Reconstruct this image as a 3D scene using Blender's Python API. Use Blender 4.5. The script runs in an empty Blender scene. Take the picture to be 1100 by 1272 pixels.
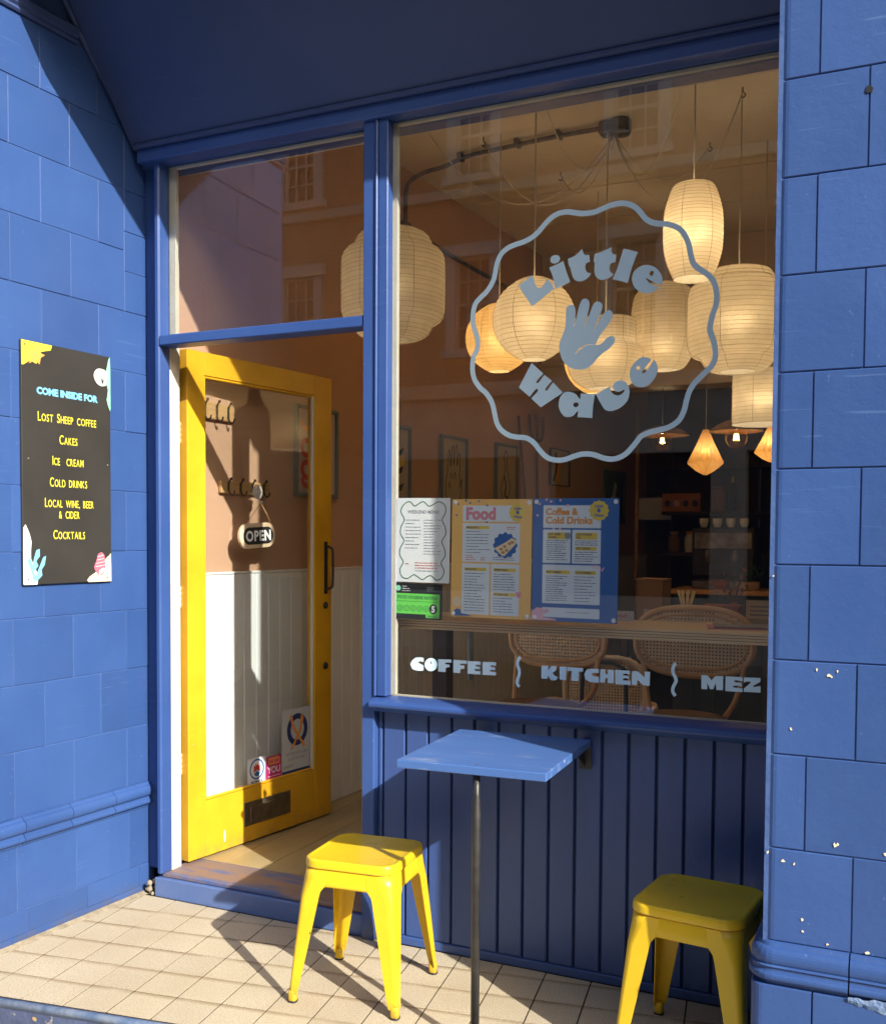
import bpy, math, random
from mathutils import Matrix, Vector
R = math.radians
random.seed(7)
S = bpy.context.scene
COL = S.collection

# ------------------------------------------------------------------ camera, light, exposure
cam_d = bpy.data.cameras.new('camera'); cam = bpy.data.objects.new('camera', cam_d); COL.objects.link(cam)
cam_d.sensor_fit = 'HORIZONTAL'; cam_d.sensor_width = 36.0
cam_d.lens = 36.0 * 1270.95 / 1100.0
cam_d.shift_y = (717.13 - 636.0) / 1100.0
cam_d.clip_start = 0.05; cam_d.clip_end = 400.0
yaw, pitch, roll = R(-25.0723), R(-2.2482), R(0.34585)
fw = Vector((math.sin(yaw) * math.cos(pitch), math.cos(yaw) * math.cos(pitch), math.sin(pitch)))
r0 = Vector((math.cos(yaw), -math.sin(yaw), 0)); u0 = r0.cross(fw)
rt = math.cos(roll) * r0 + math.sin(roll) * u0
up = -math.sin(roll) * r0 + math.cos(roll) * u0
cam.matrix_world = Matrix(((rt.x, up.x, -fw.x, 0), (rt.y, up.y, -fw.y, 0), (rt.z, up.z, -fw.z, 1.45), (0, 0, 0, 1)))
S.camera = cam

SUN_EL, SUN_AZ = 31.0, 118.7          # azimuth clockwise from +Y
W = bpy.data.worlds.new('World'); S.world = W; W.use_nodes = True
wn = W.node_tree; wn.nodes.clear()
sky = wn.nodes.new('ShaderNodeTexSky'); sky.sky_type = 'NISHITA'; sky.sun_disc = False
sky.sun_elevation = R(SUN_EL); sky.sun_rotation = R(SUN_AZ); sky.dust_density = 3.0; sky.ozone_density = 0.6
bg = wn.nodes.new('ShaderNodeBackground'); bg.inputs['Strength'].default_value = 0.12
wo = wn.nodes.new('ShaderNodeOutputWorld')
wn.links.new(sky.outputs[0], bg.inputs[0]); wn.links.new(bg.outputs[0], wo.inputs[0])
sl = bpy.data.lights.new('sun', 'SUN'); sl.energy = 4.0; sl.angle = R(0.53); sl.color = (1.0, 0.95, 0.86)
so = bpy.data.objects.new('sun', sl); COL.objects.link(so)
ds = Vector((-math.sin(R(SUN_AZ)) * math.cos(R(SUN_EL)), -math.cos(R(SUN_AZ)) * math.cos(R(SUN_EL)), -math.sin(R(SUN_EL))))
so.rotation_euler = ds.to_track_quat('-Z', 'Y').to_euler(); so.location = (6, -4, 9)
S.view_settings.view_transform = 'Standard'; S.view_settings.look = 'None'
S.view_settings.gamma = 1.0; S.view_settings.exposure = 1.02; S.view_settings.use_curve_mapping = False
S.render.engine = 'CYCLES'
S.cycles.max_bounces = 10; S.cycles.transparent_max_bounces = 16; S.cycles.diffuse_bounces = 4
S.cycles.caustics_reflective = False; S.cycles.caustics_refractive = False

# ------------------------------------------------------------------ mesh helpers
class MB:
    def __init__(s): s.v = []; s.f = []; s.sm = []
    def add(s, vs, fs, smooth=False):
        b = len(s.v); s.v += [tuple(p) for p in vs]
        for f in fs: s.f.append([b + i for i in f]); s.sm.append(smooth)
        return s
    def box(s, x0, x1, y0, y1, z0, z1):
        v = [(x, y, z) for z in (z0, z1) for y in (y0, y1) for x in (x0, x1)]
        return s.add(v, [(0, 2, 3, 1), (4, 5, 7, 6), (0, 1, 5, 4), (2, 6, 7, 3), (0, 4, 6, 2), (1, 3, 7, 5)])
    def cbox(s, x0, x1, y0, y1, z0, z1, c=.002):
        c = min(c, (x1 - x0) * .45, (y1 - y0) * .45, (z1 - z0) * .45)
        X = (x0, x1); Y = (y0, y1); Z = (z0, z1); v = []; idx = {}
        for i in (0, 1):
            for j in (0, 1):
                for k in (0, 1):
                    sx, sy, sz = (1, -1)[i] * c, (1, -1)[j] * c, (1, -1)[k] * c
                    for a, p in enumerate(((X[i], Y[j] + sy, Z[k] + sz), (X[i] + sx, Y[j], Z[k] + sz), (X[i] + sx, Y[j] + sy, Z[k]))):
                        idx[i, j, k, a] = len(v); v.append(p)
        g = lambda *a: idx[a]; f = []
        for i in (0, 1): f.append([g(i, 0, 0, 0), g(i, 1, 0, 0), g(i, 1, 1, 0), g(i, 0, 1, 0)])
        for j in (0, 1): f.append([g(0, j, 0, 1), g(1, j, 0, 1), g(1, j, 1, 1), g(0, j, 1, 1)])
        for k in (0, 1): f.append([g(0, 0, k, 2), g(1, 0, k, 2), g(1, 1, k, 2), g(0, 1, k, 2)])
        for j in (0, 1):
            for k in (0, 1): f.append([g(0, j, k, 1), g(1, j, k, 1), g(1, j, k, 2), g(0, j, k, 2)])
        for i in (0, 1):
            for k in (0, 1): f.append([g(i, 0, k, 0), g(i, 1, k, 0), g(i, 1, k, 2), g(i, 0, k, 2)])
        for i in (0, 1):
            for j in (0, 1): f.append([g(i, j, 0, 0), g(i, j, 1, 0), g(i, j, 1, 1), g(i, j, 0, 1)])
        for i in (0, 1):
            for j in (0, 1):
                for k in (0, 1): f.append([g(i, j, k, 0), g(i, j, k, 1), g(i, j, k, 2)])
        return s.add(v, f)
    def prism(s, poly, z0, z1, c=0.0, smooth=False):
        n = len(poly); cx = sum(p[0] for p in poly) / n; cy = sum(p[1] for p in poly) / n
        rings = [[(x, y, z0) for x, y in poly]]
        if c:
            rings.append([(x, y, z1 - c) for x, y in poly])
            top = []
            for x, y in poly:
                d = math.hypot(x - cx, y - cy) or 1; k = max(0, 1 - 1.35 * c / d); top.append((cx + (x - cx) * k, cy + (y - cy) * k, z1))
            rings.append(top)
        else: rings.append([(x, y, z1) for x, y in poly])
        v = [p for r in rings for p in r]; f = [list(range(n))[::-1], list(range((len(rings) - 1) * n, len(rings) * n))]
        s.add(v, f)
        b = len(s.v) - len(v)
        for r in range(len(rings) - 1):
            for i in range(n):
                j = (i + 1) % n; s.f.append([b + r * n + i, b + r * n + j, b + (r + 1) * n + j, b + (r + 1) * n + i]); s.sm.append(smooth)
        return s
    def extr(s, prof, a0, a1, axis='x', smooth=False):
        # profile of (p,q) pairs extruded along an axis: x -> (a,p,q); y -> (p,a,q)
        n = len(prof); P = (lambda a, p: (a, p[0], p[1])) if axis == 'x' else (lambda a, p: (p[0], a, p[1]))
        v = [P(a0, p) for p in prof] + [P(a1, p) for p in prof]
        s.add(v, [list(range(n)), list(range(n, 2 * n))[::-1]])
        b = len(s.v) - 2 * n
        for i in range(n):
            j = (i + 1) % n; s.f.append([b + i, b + j, b + n + j, b + n + i]); s.sm.append(smooth)
        return s
    def lathe(s, prof, seg=32, cx=0, cy=0, cap=False, squash=1.0):
        b = len(s.v); m = len(prof)
        for r, z in prof:
            for k in range(seg):
                a = 2 * math.pi * k / seg; s.v.append((cx + r * math.cos(a), cy + r * squash * math.sin(a), z))
        for i in range(m - 1):
            for k in range(seg):
                j = (k + 1) % seg; s.f.append([b + i * seg + k, b + i * seg + j, b + (i + 1) * seg + j, b + (i + 1) * seg + k]); s.sm.append(True)
        if cap:
            s.f.append([b + k for k in range(seg)][::-1]); s.sm.append(False)
            s.f.append([b + (m - 1) * seg + k for k in range(seg)]); s.sm.append(False)
        return s
    def tube(s, pts, r, seg=8, closed=False):
        pts = [Vector(p) for p in pts]; n = len(pts); b = len(s.v); prev = None
        rr = r if isinstance(r, (list, tuple)) else [r] * n
        for i, p in enumerate(pts):
            if closed: t = pts[(i + 1) % n] - pts[i - 1]
            else: t = pts[min(i + 1, n - 1)] - pts[max(i - 1, 0)]
            t.normalize()
            if prev is None:
                q = Vector((0, 0, 1)) if abs(t.z) < .9 else Vector((1, 0, 0)); u = t.cross(q).normalized()
            else: u = (prev - t * prev.dot(t)).normalized()
            prev = u; w = t.cross(u)
            for k in range(seg):
                a = 2 * math.pi * k / seg; s.v.append(tuple(p + (u * math.cos(a) + w * math.sin(a)) * rr[i]))
        for i in range(n if closed else n - 1):
            i2 = (i + 1) % n
            for k in range(seg):
                j = (k + 1) % seg; s.f.append([b + i * seg + k, b + i * seg + j, b + i2 * seg + j, b + i2 * seg + k]); s.sm.append(True)
        if not closed:
            s.f.append([b + k for k in range(seg)][::-1]); s.sm.append(False)
            s.f.append([b + (n - 1) * seg + k for k in range(seg)]); s.sm.append(False)
        return s
    def ribbon(s, pts, w, z=0, t=0.0006, closed=False):
        # flat stroke in the xy plane with small thickness
        n = len(pts); L = []; Q = []
        for i, p in enumerate(pts):
            if closed: a = pts[i - 1]; c = pts[(i + 1) % n]
            else: a = pts[max(i - 1, 0)]; c = pts[min(i + 1, n - 1)]
            dx, dy = c[0] - a[0], c[1] - a[1]; d = math.hypot(dx, dy) or 1
            nx, ny = -dy / d * w / 2, dx / d * w / 2
            L.append((p[0] + nx, p[1] + ny)); Q.append((p[0] - nx, p[1] - ny))
        v = [(x, y, z + t) for x, y in L] + [(x, y, z + t) for x, y in Q] + [(x, y, z) for x, y in L] + [(x, y, z) for x, y in Q]
        f = []
        for i in range(n if closed else n - 1):
            j = (i + 1) % n
            f += [[i, n + i, n + j, j], [i, j, 2 * n + j, 2 * n + i], [n + i, 3 * n + i, 3 * n + j, n + j]]
        return s.add(v, f)
    def mesh(s, name):
        m = bpy.data.meshes.new(name); m.from_pydata(s.v, [], s.f); m.polygons.foreach_set('use_smooth', s.sm)
        m.validate(); 
        import bmesh
        b = bmesh.new(); b.from_mesh(m); bmesh.ops.recalc_face_normals(b, faces=b.faces); b.to_mesh(m); b.free()
        return m

def obj(name, mb, m, parent=None, mat=None, stuff=False):
    me = mb.mesh(name) if isinstance(mb, MB) else mb
    if m is not None and not me.materials: me.materials.append(m)
    o = bpy.data.objects.new(name, me); COL.objects.link(o)
    if mat is not None: o.matrix_local = mat
    if parent is not None: o.parent = parent
    if stuff: o['kind'] = 'stuff'
    return o
def tag(o, label, cat=None, group=None, kind=None):
    if label: o['label'] = label
    if cat: o['category'] = cat
    if group: o['group'] = group
    if kind: o['kind'] = kind
    return o
def thing(name, label, cat, mat=None, group=None):
    o = bpy.data.objects.new(name, None); COL.objects.link(o); o.empty_display_size = .1
    if mat is not None: o.matrix_world = mat
    return tag(o, label, cat, group)
def T(x=0, y=0, z=0, rz=0): return Matrix.Translation((x, y, z)) @ Matrix.Rotation(rz, 4, 'Z')
def frame(o, xd):
    """local x along xd (horizontal), local y up, local z out of the face"""
    x = Vector(xd).normalized(); z = x.cross(Vector((0, 0, 1)))
    return Matrix(((x.x, 0, z.x, o[0]), (x.y, 0, z.y, o[1]), (0, 1, 0, o[2]), (0, 0, 0, 1)))
def copy_tree(root, mat, label, group=None):
    r = root.copy(); COL.objects.link(r); r.matrix_world = mat; r['label'] = label
    if group: r['group'] = group
    for ch in root.children:
        c = ch.copy(); COL.objects.link(c); c.parent = r
        for g in ch.children:
            d = g.copy(); COL.objects.link(d); d.parent = c
    return r
def shape(name, loops, t=.0006, z=0.0):
    """flat cut shape with holes (loops of xy points), thickness t"""
    cu = bpy.data.curves.new(name, 'CURVE'); cu.dimensions = '2D'; cu.fill_mode = 'BOTH'; cu.extrude = t / 2
    for lp in loops:
        sp = cu.splines.new('POLY'); sp.points.add(len(lp) - 1); sp.use_cyclic_u = True
        for i, p in enumerate(lp): sp.points[i].co = (p[0], p[1], 0, 1)
    o = bpy.data.objects.new(name, cu); dg = bpy.context.evaluated_depsgraph_get()
    me = bpy.data.meshes.new_from_object(o, depsgraph=dg)
    for v in me.vertices: v.co.z += t / 2 + z
    bpy.data.objects.remove(o); me.name = name
    return me
def text(s, size, align='LEFT', bold=0.0, sx=1.0, t=.0004, z=0.0, x=0, y=0, space=1.0, rot=0, shear=0):
    cu = bpy.data.curves.new('lettering', 'FONT'); cu.body = s; cu.size = size; cu.align_x = align; cu.offset = bold; cu.extrude = t / 2
    cu.space_character = space; cu.resolution_u = 3; cu.shear = shear
    o = bpy.data.objects.new('lettering', cu); dg = bpy.context.evaluated_depsgraph_get()
    me = bpy.data.meshes.new_from_object(o, depsgraph=dg); bpy.data.objects.remove(o)
    c, q = math.cos(rot), math.sin(rot)
    for v in me.vertices:
        a, b = v.co.x * sx, v.co.y
        v.co.x = a * c - b * q + x; v.co.y = a * q + b * c + y; v.co.z += t / 2 + z
    me.name = 'lettering'
    return me
def pairs(l, k=2000.0, ox=-1.7, oy=.9): return [(l[i] / k + ox, l[i + 1] / k + oy) for i in range(0, len(l), 2)]
def ell(cx, cy, rx, ry, n=20, a0=0): return [(cx + rx * math.cos(a0 + 2 * math.pi * i / n), cy + ry * math.sin(a0 + 2 * math.pi * i / n)) for i in range(n)]
def rrect(x0, y0, x1, y1, r, n=5):
    o = []
    for cx, cy, a in ((x1 - r, y0 + r, -90), (x1 - r, y1 - r, 0), (x0 + r, y1 - r, 90), (x0 + r, y0 + r, 180)):
        for i in range(n + 1): b = R(a + 90 * i / n); o.append((cx + r * math.cos(b), cy + r * math.sin(b)))
    return o
def spline(p, sub=4, closed=False):
    n = len(p); o = []
    for i in range(n if closed else n - 1):
        q = [Vector(p[(i + k) % n] if closed else p[max(0, min(n - 1, i + k))]) for k in (-1, 0, 1, 2)]
        for j in range(sub):
            t = j / sub; o.append(tuple(.5 * ((2 * q[1]) + (q[2] - q[0]) * t + (2 * q[0] - 5 * q[1] + 4 * q[2] - q[3]) * t * t + (3 * q[1] - q[0] - 3 * q[2] + q[3]) * t ** 3)))
    if not closed: o.append(tuple(p[-1]))
    return o

# ------------------------------------------------------------------ materials
def mat(name, base, rough=.5, metal=0.0, var=None, var2=None, bump=None, chips=None, stretch=None, spec=.5, coat=0.0, emit=None, rvar=0.0, rand=0.0, scratch=None, grime=None, streak=None, bands=None):
    m = bpy.data.materials.new(name); m.use_nodes = True; N = m.node_tree.nodes; Lk = m.node_tree.links
    p = N['Principled BSDF']; p.inputs['Base Color'].default_value = (*base, 1); p.inputs['Roughness'].default_value = rough
    p.inputs['Metallic'].default_value = metal; p.inputs['Specular IOR Level'].default_value = spec; p.inputs['Coat Weight'].default_value = coat
    if emit: p.inputs['Emission Color'].default_value = (*emit[0], 1); p.inputs['Emission Strength'].default_value = emit[1]
    geo = N.new('ShaderNodeNewGeometry'); vec = geo.outputs['Position']
    if stretch:
        mp = N.new('ShaderNodeMapping'); mp.inputs['Scale'].default_value = stretch; Lk.new(vec, mp.inputs['Vector']); vecs = mp.outputs[0]
    else: vecs = vec
    def noise(scale, det=4, v=None, rgh=.55):
        n = N.new('ShaderNodeTexNoise'); n.inputs['Scale'].default_value = scale; n.inputs['Detail'].default_value = det; n.inputs['Roughness'].default_value = rgh
        Lk.new(v or vecs, n.inputs['Vector']); return n.outputs['Fac']
    def ramp(fac, a, b, c0=(0, 0, 0, 1), c1=(1, 1, 1, 1)):
        r = N.new('ShaderNodeValToRGB'); r.color_ramp.elements[0].position = a; r.color_ramp.elements[1].position = b
        r.color_ramp.elements[0].color = c0; r.color_ramp.elements[1].color = c1; Lk.new(fac, r.inputs[0]); return r.outputs[0]
    def mix(fac, a, b):
        x = N.new('ShaderNodeMix'); x.data_type = 'RGBA'; Lk.new(fac, x.inputs[0])
        for s_, i in ((a, 6), (b, 7)):
            if isinstance(s_, tuple): x.inputs[i].default_value = (*s_, 1)
            else: Lk.new(s_, x.inputs[i])
        return x.outputs[2]
    col = None
    if var: col = mix(ramp(noise(var[0]), .35, .68), base, var[1])
    if var2: col = mix(ramp(noise(var2[0], 6, rgh=.7), var2[2], var2[3]), col or base, var2[1])
    if rand:
        oi = N.new('ShaderNodeObjectInfo'); h = N.new('ShaderNodeHueSaturation'); mr = N.new('ShaderNodeMapRange')
        mr.inputs['To Min'].default_value = 1 - rand; mr.inputs['To Max'].default_value = 1 + rand
        Lk.new(oi.outputs['Random'], mr.inputs['Value']); Lk.new(mr.outputs[0], h.inputs['Value'])
        if col: Lk.new(col, h.inputs['Color'])
        else: h.inputs['Color'].default_value = (*base, 1)
        col = h.outputs[0]
    if chips:
        vo = N.new('ShaderNodeTexVoronoi'); vo.inputs['Scale'].default_value = chips[0]; vo.inputs['Randomness'].default_value = 1
        wv = N.new('ShaderNodeVectorMath'); wv.operation = 'ADD'
        nn = N.new('ShaderNodeTexNoise'); nn.inputs['Scale'].default_value = 60
        sc = N.new('ShaderNodeVectorMath'); sc.operation = 'SCALE'; sc.inputs['Scale'].default_value = .012
        Lk.new(vec, nn.inputs['Vector']); Lk.new(nn.outputs['Color'], sc.inputs[0]); Lk.new(vec, wv.inputs[0]); Lk.new(sc.outputs[0], wv.inputs[1]); Lk.new(wv.outputs[0], vo.inputs['Vector'])
        sep = N.new('ShaderNodeSeparateColor'); Lk.new(vo.outputs['Color'], sep.inputs[0])
        m1 = N.new('ShaderNodeMath'); m1.operation = 'MULTIPLY'; Lk.new(sep.outputs[0], m1.inputs[0]); m1.inputs[1].default_value = chips[1]
        gt = N.new('ShaderNodeMath'); gt.operation = 'GREATER_THAN'; Lk.new(sep.outputs[1], gt.inputs[0]); gt.inputs[1].default_value = chips[2]
        lt = N.new('ShaderNodeMath'); lt.operation = 'LESS_THAN'; Lk.new(vo.outputs['Distance'], lt.inputs[0]); Lk.new(m1.outputs[0], lt.inputs[1])
        an = N.new('ShaderNodeMath'); an.operation = 'MULTIPLY'; Lk.new(gt.outputs[0], an.inputs[0]); Lk.new(lt.outputs[0], an.inputs[1])
        col = mix(an.outputs[0], col or base, chips[3])
    def mul(a, b):
        m_ = N.new('ShaderNodeMath'); m_.operation = 'MULTIPLY'; Lk.new(a, m_.inputs[0])
        if isinstance(b, (int, float)): m_.inputs[1].default_value = b
        else: Lk.new(b, m_.inputs[1])
        return m_.outputs[0]
    def mapped(sc, rot=(0, 0, 0)):
        q = N.new('ShaderNodeMapping'); q.inputs['Scale'].default_value = sc; q.inputs['Rotation'].default_value = rot; Lk.new(vec, q.inputs['Vector']); return q.outputs[0]
    if streak: col = mix(mul(ramp(noise(1, 4, mapped((11, 11, .8))), .48, .78), .5), col or base, streak)
    if scratch:
        a_ = ramp(noise(1, 2, mapped((5, 5, 130), (.5, .35, 0))), .66, .70); b_ = ramp(noise(1.7, 3, vec), .50, .62)
        c_ = ramp(noise(55, 3, vec), .70, .74); col = mix(mul(mul(a_, b_), .30), col or base, scratch); col = mix(mul(c_, .35), col, scratch)
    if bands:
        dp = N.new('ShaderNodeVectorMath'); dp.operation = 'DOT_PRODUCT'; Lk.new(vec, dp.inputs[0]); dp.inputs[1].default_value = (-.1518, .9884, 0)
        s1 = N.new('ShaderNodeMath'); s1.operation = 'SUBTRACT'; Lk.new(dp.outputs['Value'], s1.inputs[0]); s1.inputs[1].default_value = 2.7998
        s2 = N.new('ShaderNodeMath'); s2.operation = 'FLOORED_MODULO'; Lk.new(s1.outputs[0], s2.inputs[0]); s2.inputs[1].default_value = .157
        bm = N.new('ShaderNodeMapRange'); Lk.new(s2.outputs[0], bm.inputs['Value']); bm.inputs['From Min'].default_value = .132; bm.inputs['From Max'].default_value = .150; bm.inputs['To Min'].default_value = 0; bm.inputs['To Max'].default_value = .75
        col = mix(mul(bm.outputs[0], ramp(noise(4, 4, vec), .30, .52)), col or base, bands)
    if grime:
        sz = N.new('ShaderNodeSeparateXYZ'); Lk.new(vec, sz.inputs[0]); mr_ = N.new('ShaderNodeMapRange'); Lk.new(sz.outputs[2], mr_.inputs['Value'])
        mr_.inputs['From Min'].default_value = grime[0]; mr_.inputs['From Max'].default_value = grime[1]; mr_.inputs['To Min'].default_value = .9; mr_.inputs['To Max'].default_value = 0.0
        col = mix(mul(mr_.outputs[0], ramp(noise(18, 5, vec), .38, .66)), col or base, grime[2])
    if col: Lk.new(col, p.inputs['Base Color'])
    if rvar:
        mr = N.new('ShaderNodeMapRange'); mr.inputs['To Min'].default_value = rough - rvar; mr.inputs['To Max'].default_value = rough + rvar
        Lk.new(noise(9, 5), mr.inputs['Value']); Lk.new(mr.outputs[0], p.inputs['Roughness'])
    if bump:
        prev = None
        for sc_, st_ in bump:
            b = N.new('ShaderNodeBump'); b.inputs['Distance'].default_value = .01; b.inputs['Strength'].default_value = st_
            Lk.new(noise(sc_, 5), b.inputs['Height'])
            if prev: Lk.new(prev, b.inputs['Normal'])
            prev = b.outputs[0]
        Lk.new(prev, p.inputs['Normal'])
    return m

BLUE = (.032, .077, .235); BLUE2 = (.041, .094, .27)
CR = (.72, .66, .5)
M_wall = mat('blue_glazed_tile', BLUE, .42, spec=.38, var=(2.2, BLUE2), var2=(5, (.038, .096, .28), .56, .82), bump=[(7, .16), (45, .08), (160, .05)], rand=.09, rvar=.12, scratch=(.13, .22, .44), grime=(-.05, .07, (.10, .085, .07)), streak=(.030, .080, .25))
M_grout = mat('painted_mortar', (.035, .085, .25), .6, var=(12, (.06, .12, .30)), bump=[(80, .2)])
M_trim = mat('blue_trim_paint', (.034, .080, .262), .36, spec=.4, var=(3, (.042, .096, .292)), bump=[(60, .05), (8, .08)], chips=(16, .05, .95, CR), rvar=.1, scratch=(.14, .22, .42), grime=(-.02, .12, (.09, .08, .07)))
M_plank = mat('blue_board_paint', (.044, .088, .262), .42, var=(2.5, (.045, .096, .29)), stretch=(6, 6, 1), bump=[(30, .12)], chips=(9, .07, .93, (.10, .085, .06)), rvar=.1)
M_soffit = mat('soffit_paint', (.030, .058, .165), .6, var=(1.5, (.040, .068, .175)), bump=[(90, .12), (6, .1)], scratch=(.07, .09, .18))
M_groove = mat('dark_groove_paint', (.030, .052, .16), .6)
M_yel = mat('yellow_gloss_paint', (.78, .43, .022), .33, var=(5, (.66, .35, .018)), scratch=(.40, .20, .03), grime=(.10, .17, (.40, .25, .05)), bump=[(35, .07)], chips=(22, .09, .95, (.55, .42, .3)), rvar=.08)
M_yel2 = mat('yellow_powder_coat', (.78, .53, .018), .3, var=(6, (.72, .47, .015)), scratch=(.34, .20, .05), grime=(-.01, .10, (.22, .15, .05)), bump=[(50, .05)], chips=(24, .15, .90, (.12, .06, .03)), rvar=.1)
M_cream = mat('unpainted_putty', (.70, .66, .55), .6, var=(12, (.66, .60, .46)), bump=[(60, .2)])
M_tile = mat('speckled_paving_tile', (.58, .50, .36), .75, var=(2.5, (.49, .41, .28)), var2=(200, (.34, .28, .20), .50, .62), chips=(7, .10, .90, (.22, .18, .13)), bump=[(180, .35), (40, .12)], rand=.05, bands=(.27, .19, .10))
M_tgrout = mat('tile_joint_dirt', (.022, .016, .010), .9, var=(20, (.05, .036, .022)), bump=[(60, .3)])
M_mortar = mat('mortar_fillet', (.33, .28, .20), .9, var=(25, (.20, .165, .115)), bump=[(50, .6)])
M_riser = mat('flaking_riser_paint', (.075, .10, .19), .7, var=(9, (.05, .065, .13)), var2=(30, (.42, .36, .28), .60, .66), bump=[(40, .5)], chips=(34, .38, .62, (.42, .28, .12)))
M_edge = mat('worn_blue_edge', (.16, .24, .40), .6, var=(14, (.33, .38, .47)), bump=[(40, .3)])
M_step = mat('worn_step', (.17, .145, .16), .55, var=(3, (.34, .18, .085)), var2=(9, (.075, .12, .28), .5, .6), stretch=(.35, 1.4, 1), bump=[(30, .2)])
M_stepf = mat('step_front_paint', (.085, .15, .36), .5, var=(6, (.11, .17, .36)), bump=[(30, .15)], chips=(18, .2, .9, (.3, .25, .2)))
M_black = mat('black_metal', (.016, .016, .018), .42, var=(20, (.035, .033, .03)), bump=[(60, .08)])
M_steel = mat('worn_steel', (.30, .28, .25), .4, .8, var=(14, (.14, .1, .07)))
M_letterbox = mat('aged_brass_plate', (.16, .13, .09), .35, .7, var=(16, (.26, .21, .14)))
M_vinyl = mat('pale_blue_vinyl', (.66, .90, 1.0), .55, var=(6, (.70, .92, 1.0)))
M_board = mat('chalkboard', (.030, .029, .027), .42, var=(4, (.042, .04, .036)), rvar=.1)
def flat(name, c, r=.5, **k): return mat(name, c, r, **k)
P_white = flat('paper_white', (.84, .87, .90)); P_pale = flat('paper_pale_blue', (.76, .85, .95)); P_green = flat('print_green', (.02, .16, .07)); P_lime = flat('print_lime', (.16, .72, .10))
P_black = flat('print_black', (.015, .015, .017)); P_ochre = flat('print_ochre', (.92, .56, .18)); P_blue = flat('print_blue', (.04, .15, .46)); P_pink = flat('print_pink', (.75, .30, .38))
P_lpink = flat('print_light_pink', (.85, .50, .62)); P_orange = flat('print_orange', (.85, .36, .08)); P_yel = flat('print_yellow', (.82, .62, .12)); P_ink = flat('print_ink', (.06, .09, .20)); P_grey = flat('print_grey', (.30, .33, .38))
P_red = flat('print_red', (.62, .06, .05)); P_cyan = flat('print_cyan', (.20, .55, .85)); P_mint = flat('print_mint', (.30, .80, .50)); P_mag = flat('print_magenta', (.62, .03, .22)); P_navy = flat('print_navy', (.02, .04, .18)); P_cream = flat('print_cream', (.85, .72, .48)); P_yt = flat('print_yellow_letter', (.80, .72, .06)); P_brown = flat('print_food_brown', (.45, .24, .10)); P_shell = flat('print_shell_white', (.86, .84, .80)); P_rose = flat('print_rose', (.68, .15, .22))
M_terra = mat('terracotta_plaster', (.60, .37, .245), .85, var=(2, (.55, .335, .22)), bump=[(60, .15)])
M_ceil = mat('tan_ceiling_paint', (.72, .62, .46), .8, var=(2, (.66, .56, .41)), bump=[(40, .2)])
M_wains = mat('white_wainscot_paint', (.90, .92, .94), .4, var=(3, (.87, .89, .91)))
M_dwall = mat('dark_back_wall', (.10, .07, .05), .8, var=(2, (.07, .05, .04)))
M_floorw = mat('worn_vinyl_plank', (.40, .32, .17), .42, var=(3, (.33, .26, .13)), stretch=(2, .6, 1), bump=[(20, .06)], rand=.12, rvar=.1)
M_oak = mat('oak_bar_top', (.88, .64, .37), .4, var=(9, (.76, .50, .26)), stretch=(.5, 8, 14), bump=[(20, .06)])
M_pine = mat('pine_rail', (.60, .38, .18), .5, var=(12, (.5, .29, .12)), stretch=(4, .6, 8))
M_bent = mat('bentwood', (.82, .47, .20), .35, var=(10, (.72, .38, .14)))
M_lbent = mat('pale_bentwood', (.78, .58, .34), .4, var=(10, (.68, .48, .26)))
M_cane = mat('woven_cane', (.95, .70, .38), .5, var=(40, (.86, .58, .29)))
M_leather = mat('brown_leather', (.20, .09, .045), .4, var=(8, (.26, .13, .07)))
M_cord = mat('cotton_cord', (.66, .58, .42), .7)
M_galv = mat('galvanised_conduit', (.22, .21, .19), .45, .6, var=(20, (.12, .11, .10)))
M_brick = None
# ------------------------------------------------------------------ glass and paper
def glass_mat(name, tint=(.96, .97, .96), f0=.06):
    m = bpy.data.materials.new(name); m.use_nodes = True; N = m.node_tree.nodes; Lk = m.node_tree.links; N.clear()
    o = N.new('ShaderNodeOutputMaterial'); mx = N.new('ShaderNodeMixShader'); tr = N.new('ShaderNodeBsdfTransparent'); gl = N.new('ShaderNodeBsdfGlossy')
    tr.inputs[0].default_value = (*tint, 1); gl.inputs['Roughness'].default_value = 0.0; gl.inputs['Color'].default_value = (1, 1, 1, 1)
    lw = N.new('ShaderNodeLayerWeight'); lw.inputs['Blend'].default_value = .5
    pw = N.new('ShaderNodeMath'); pw.operation = 'POWER'; pw.inputs[1].default_value = 5
    ma = N.new('ShaderNodeMath'); ma.operation = 'MULTIPLY_ADD'; ma.inputs[1].default_value = 1 - f0; ma.inputs[2].default_value = f0
    Lk.new(lw.outputs['Facing'], pw.inputs[0]); Lk.new(pw.outputs[0], ma.inputs[0]); Lk.new(ma.outputs[0], mx.inputs[0])
    Lk.new(tr.outputs[0], mx.inputs[1]); Lk.new(gl.outputs[0], mx.inputs[2]); Lk.new(mx.outputs[0], o.inputs[0])
    return m
M_glass = glass_mat('window_glass')
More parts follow.
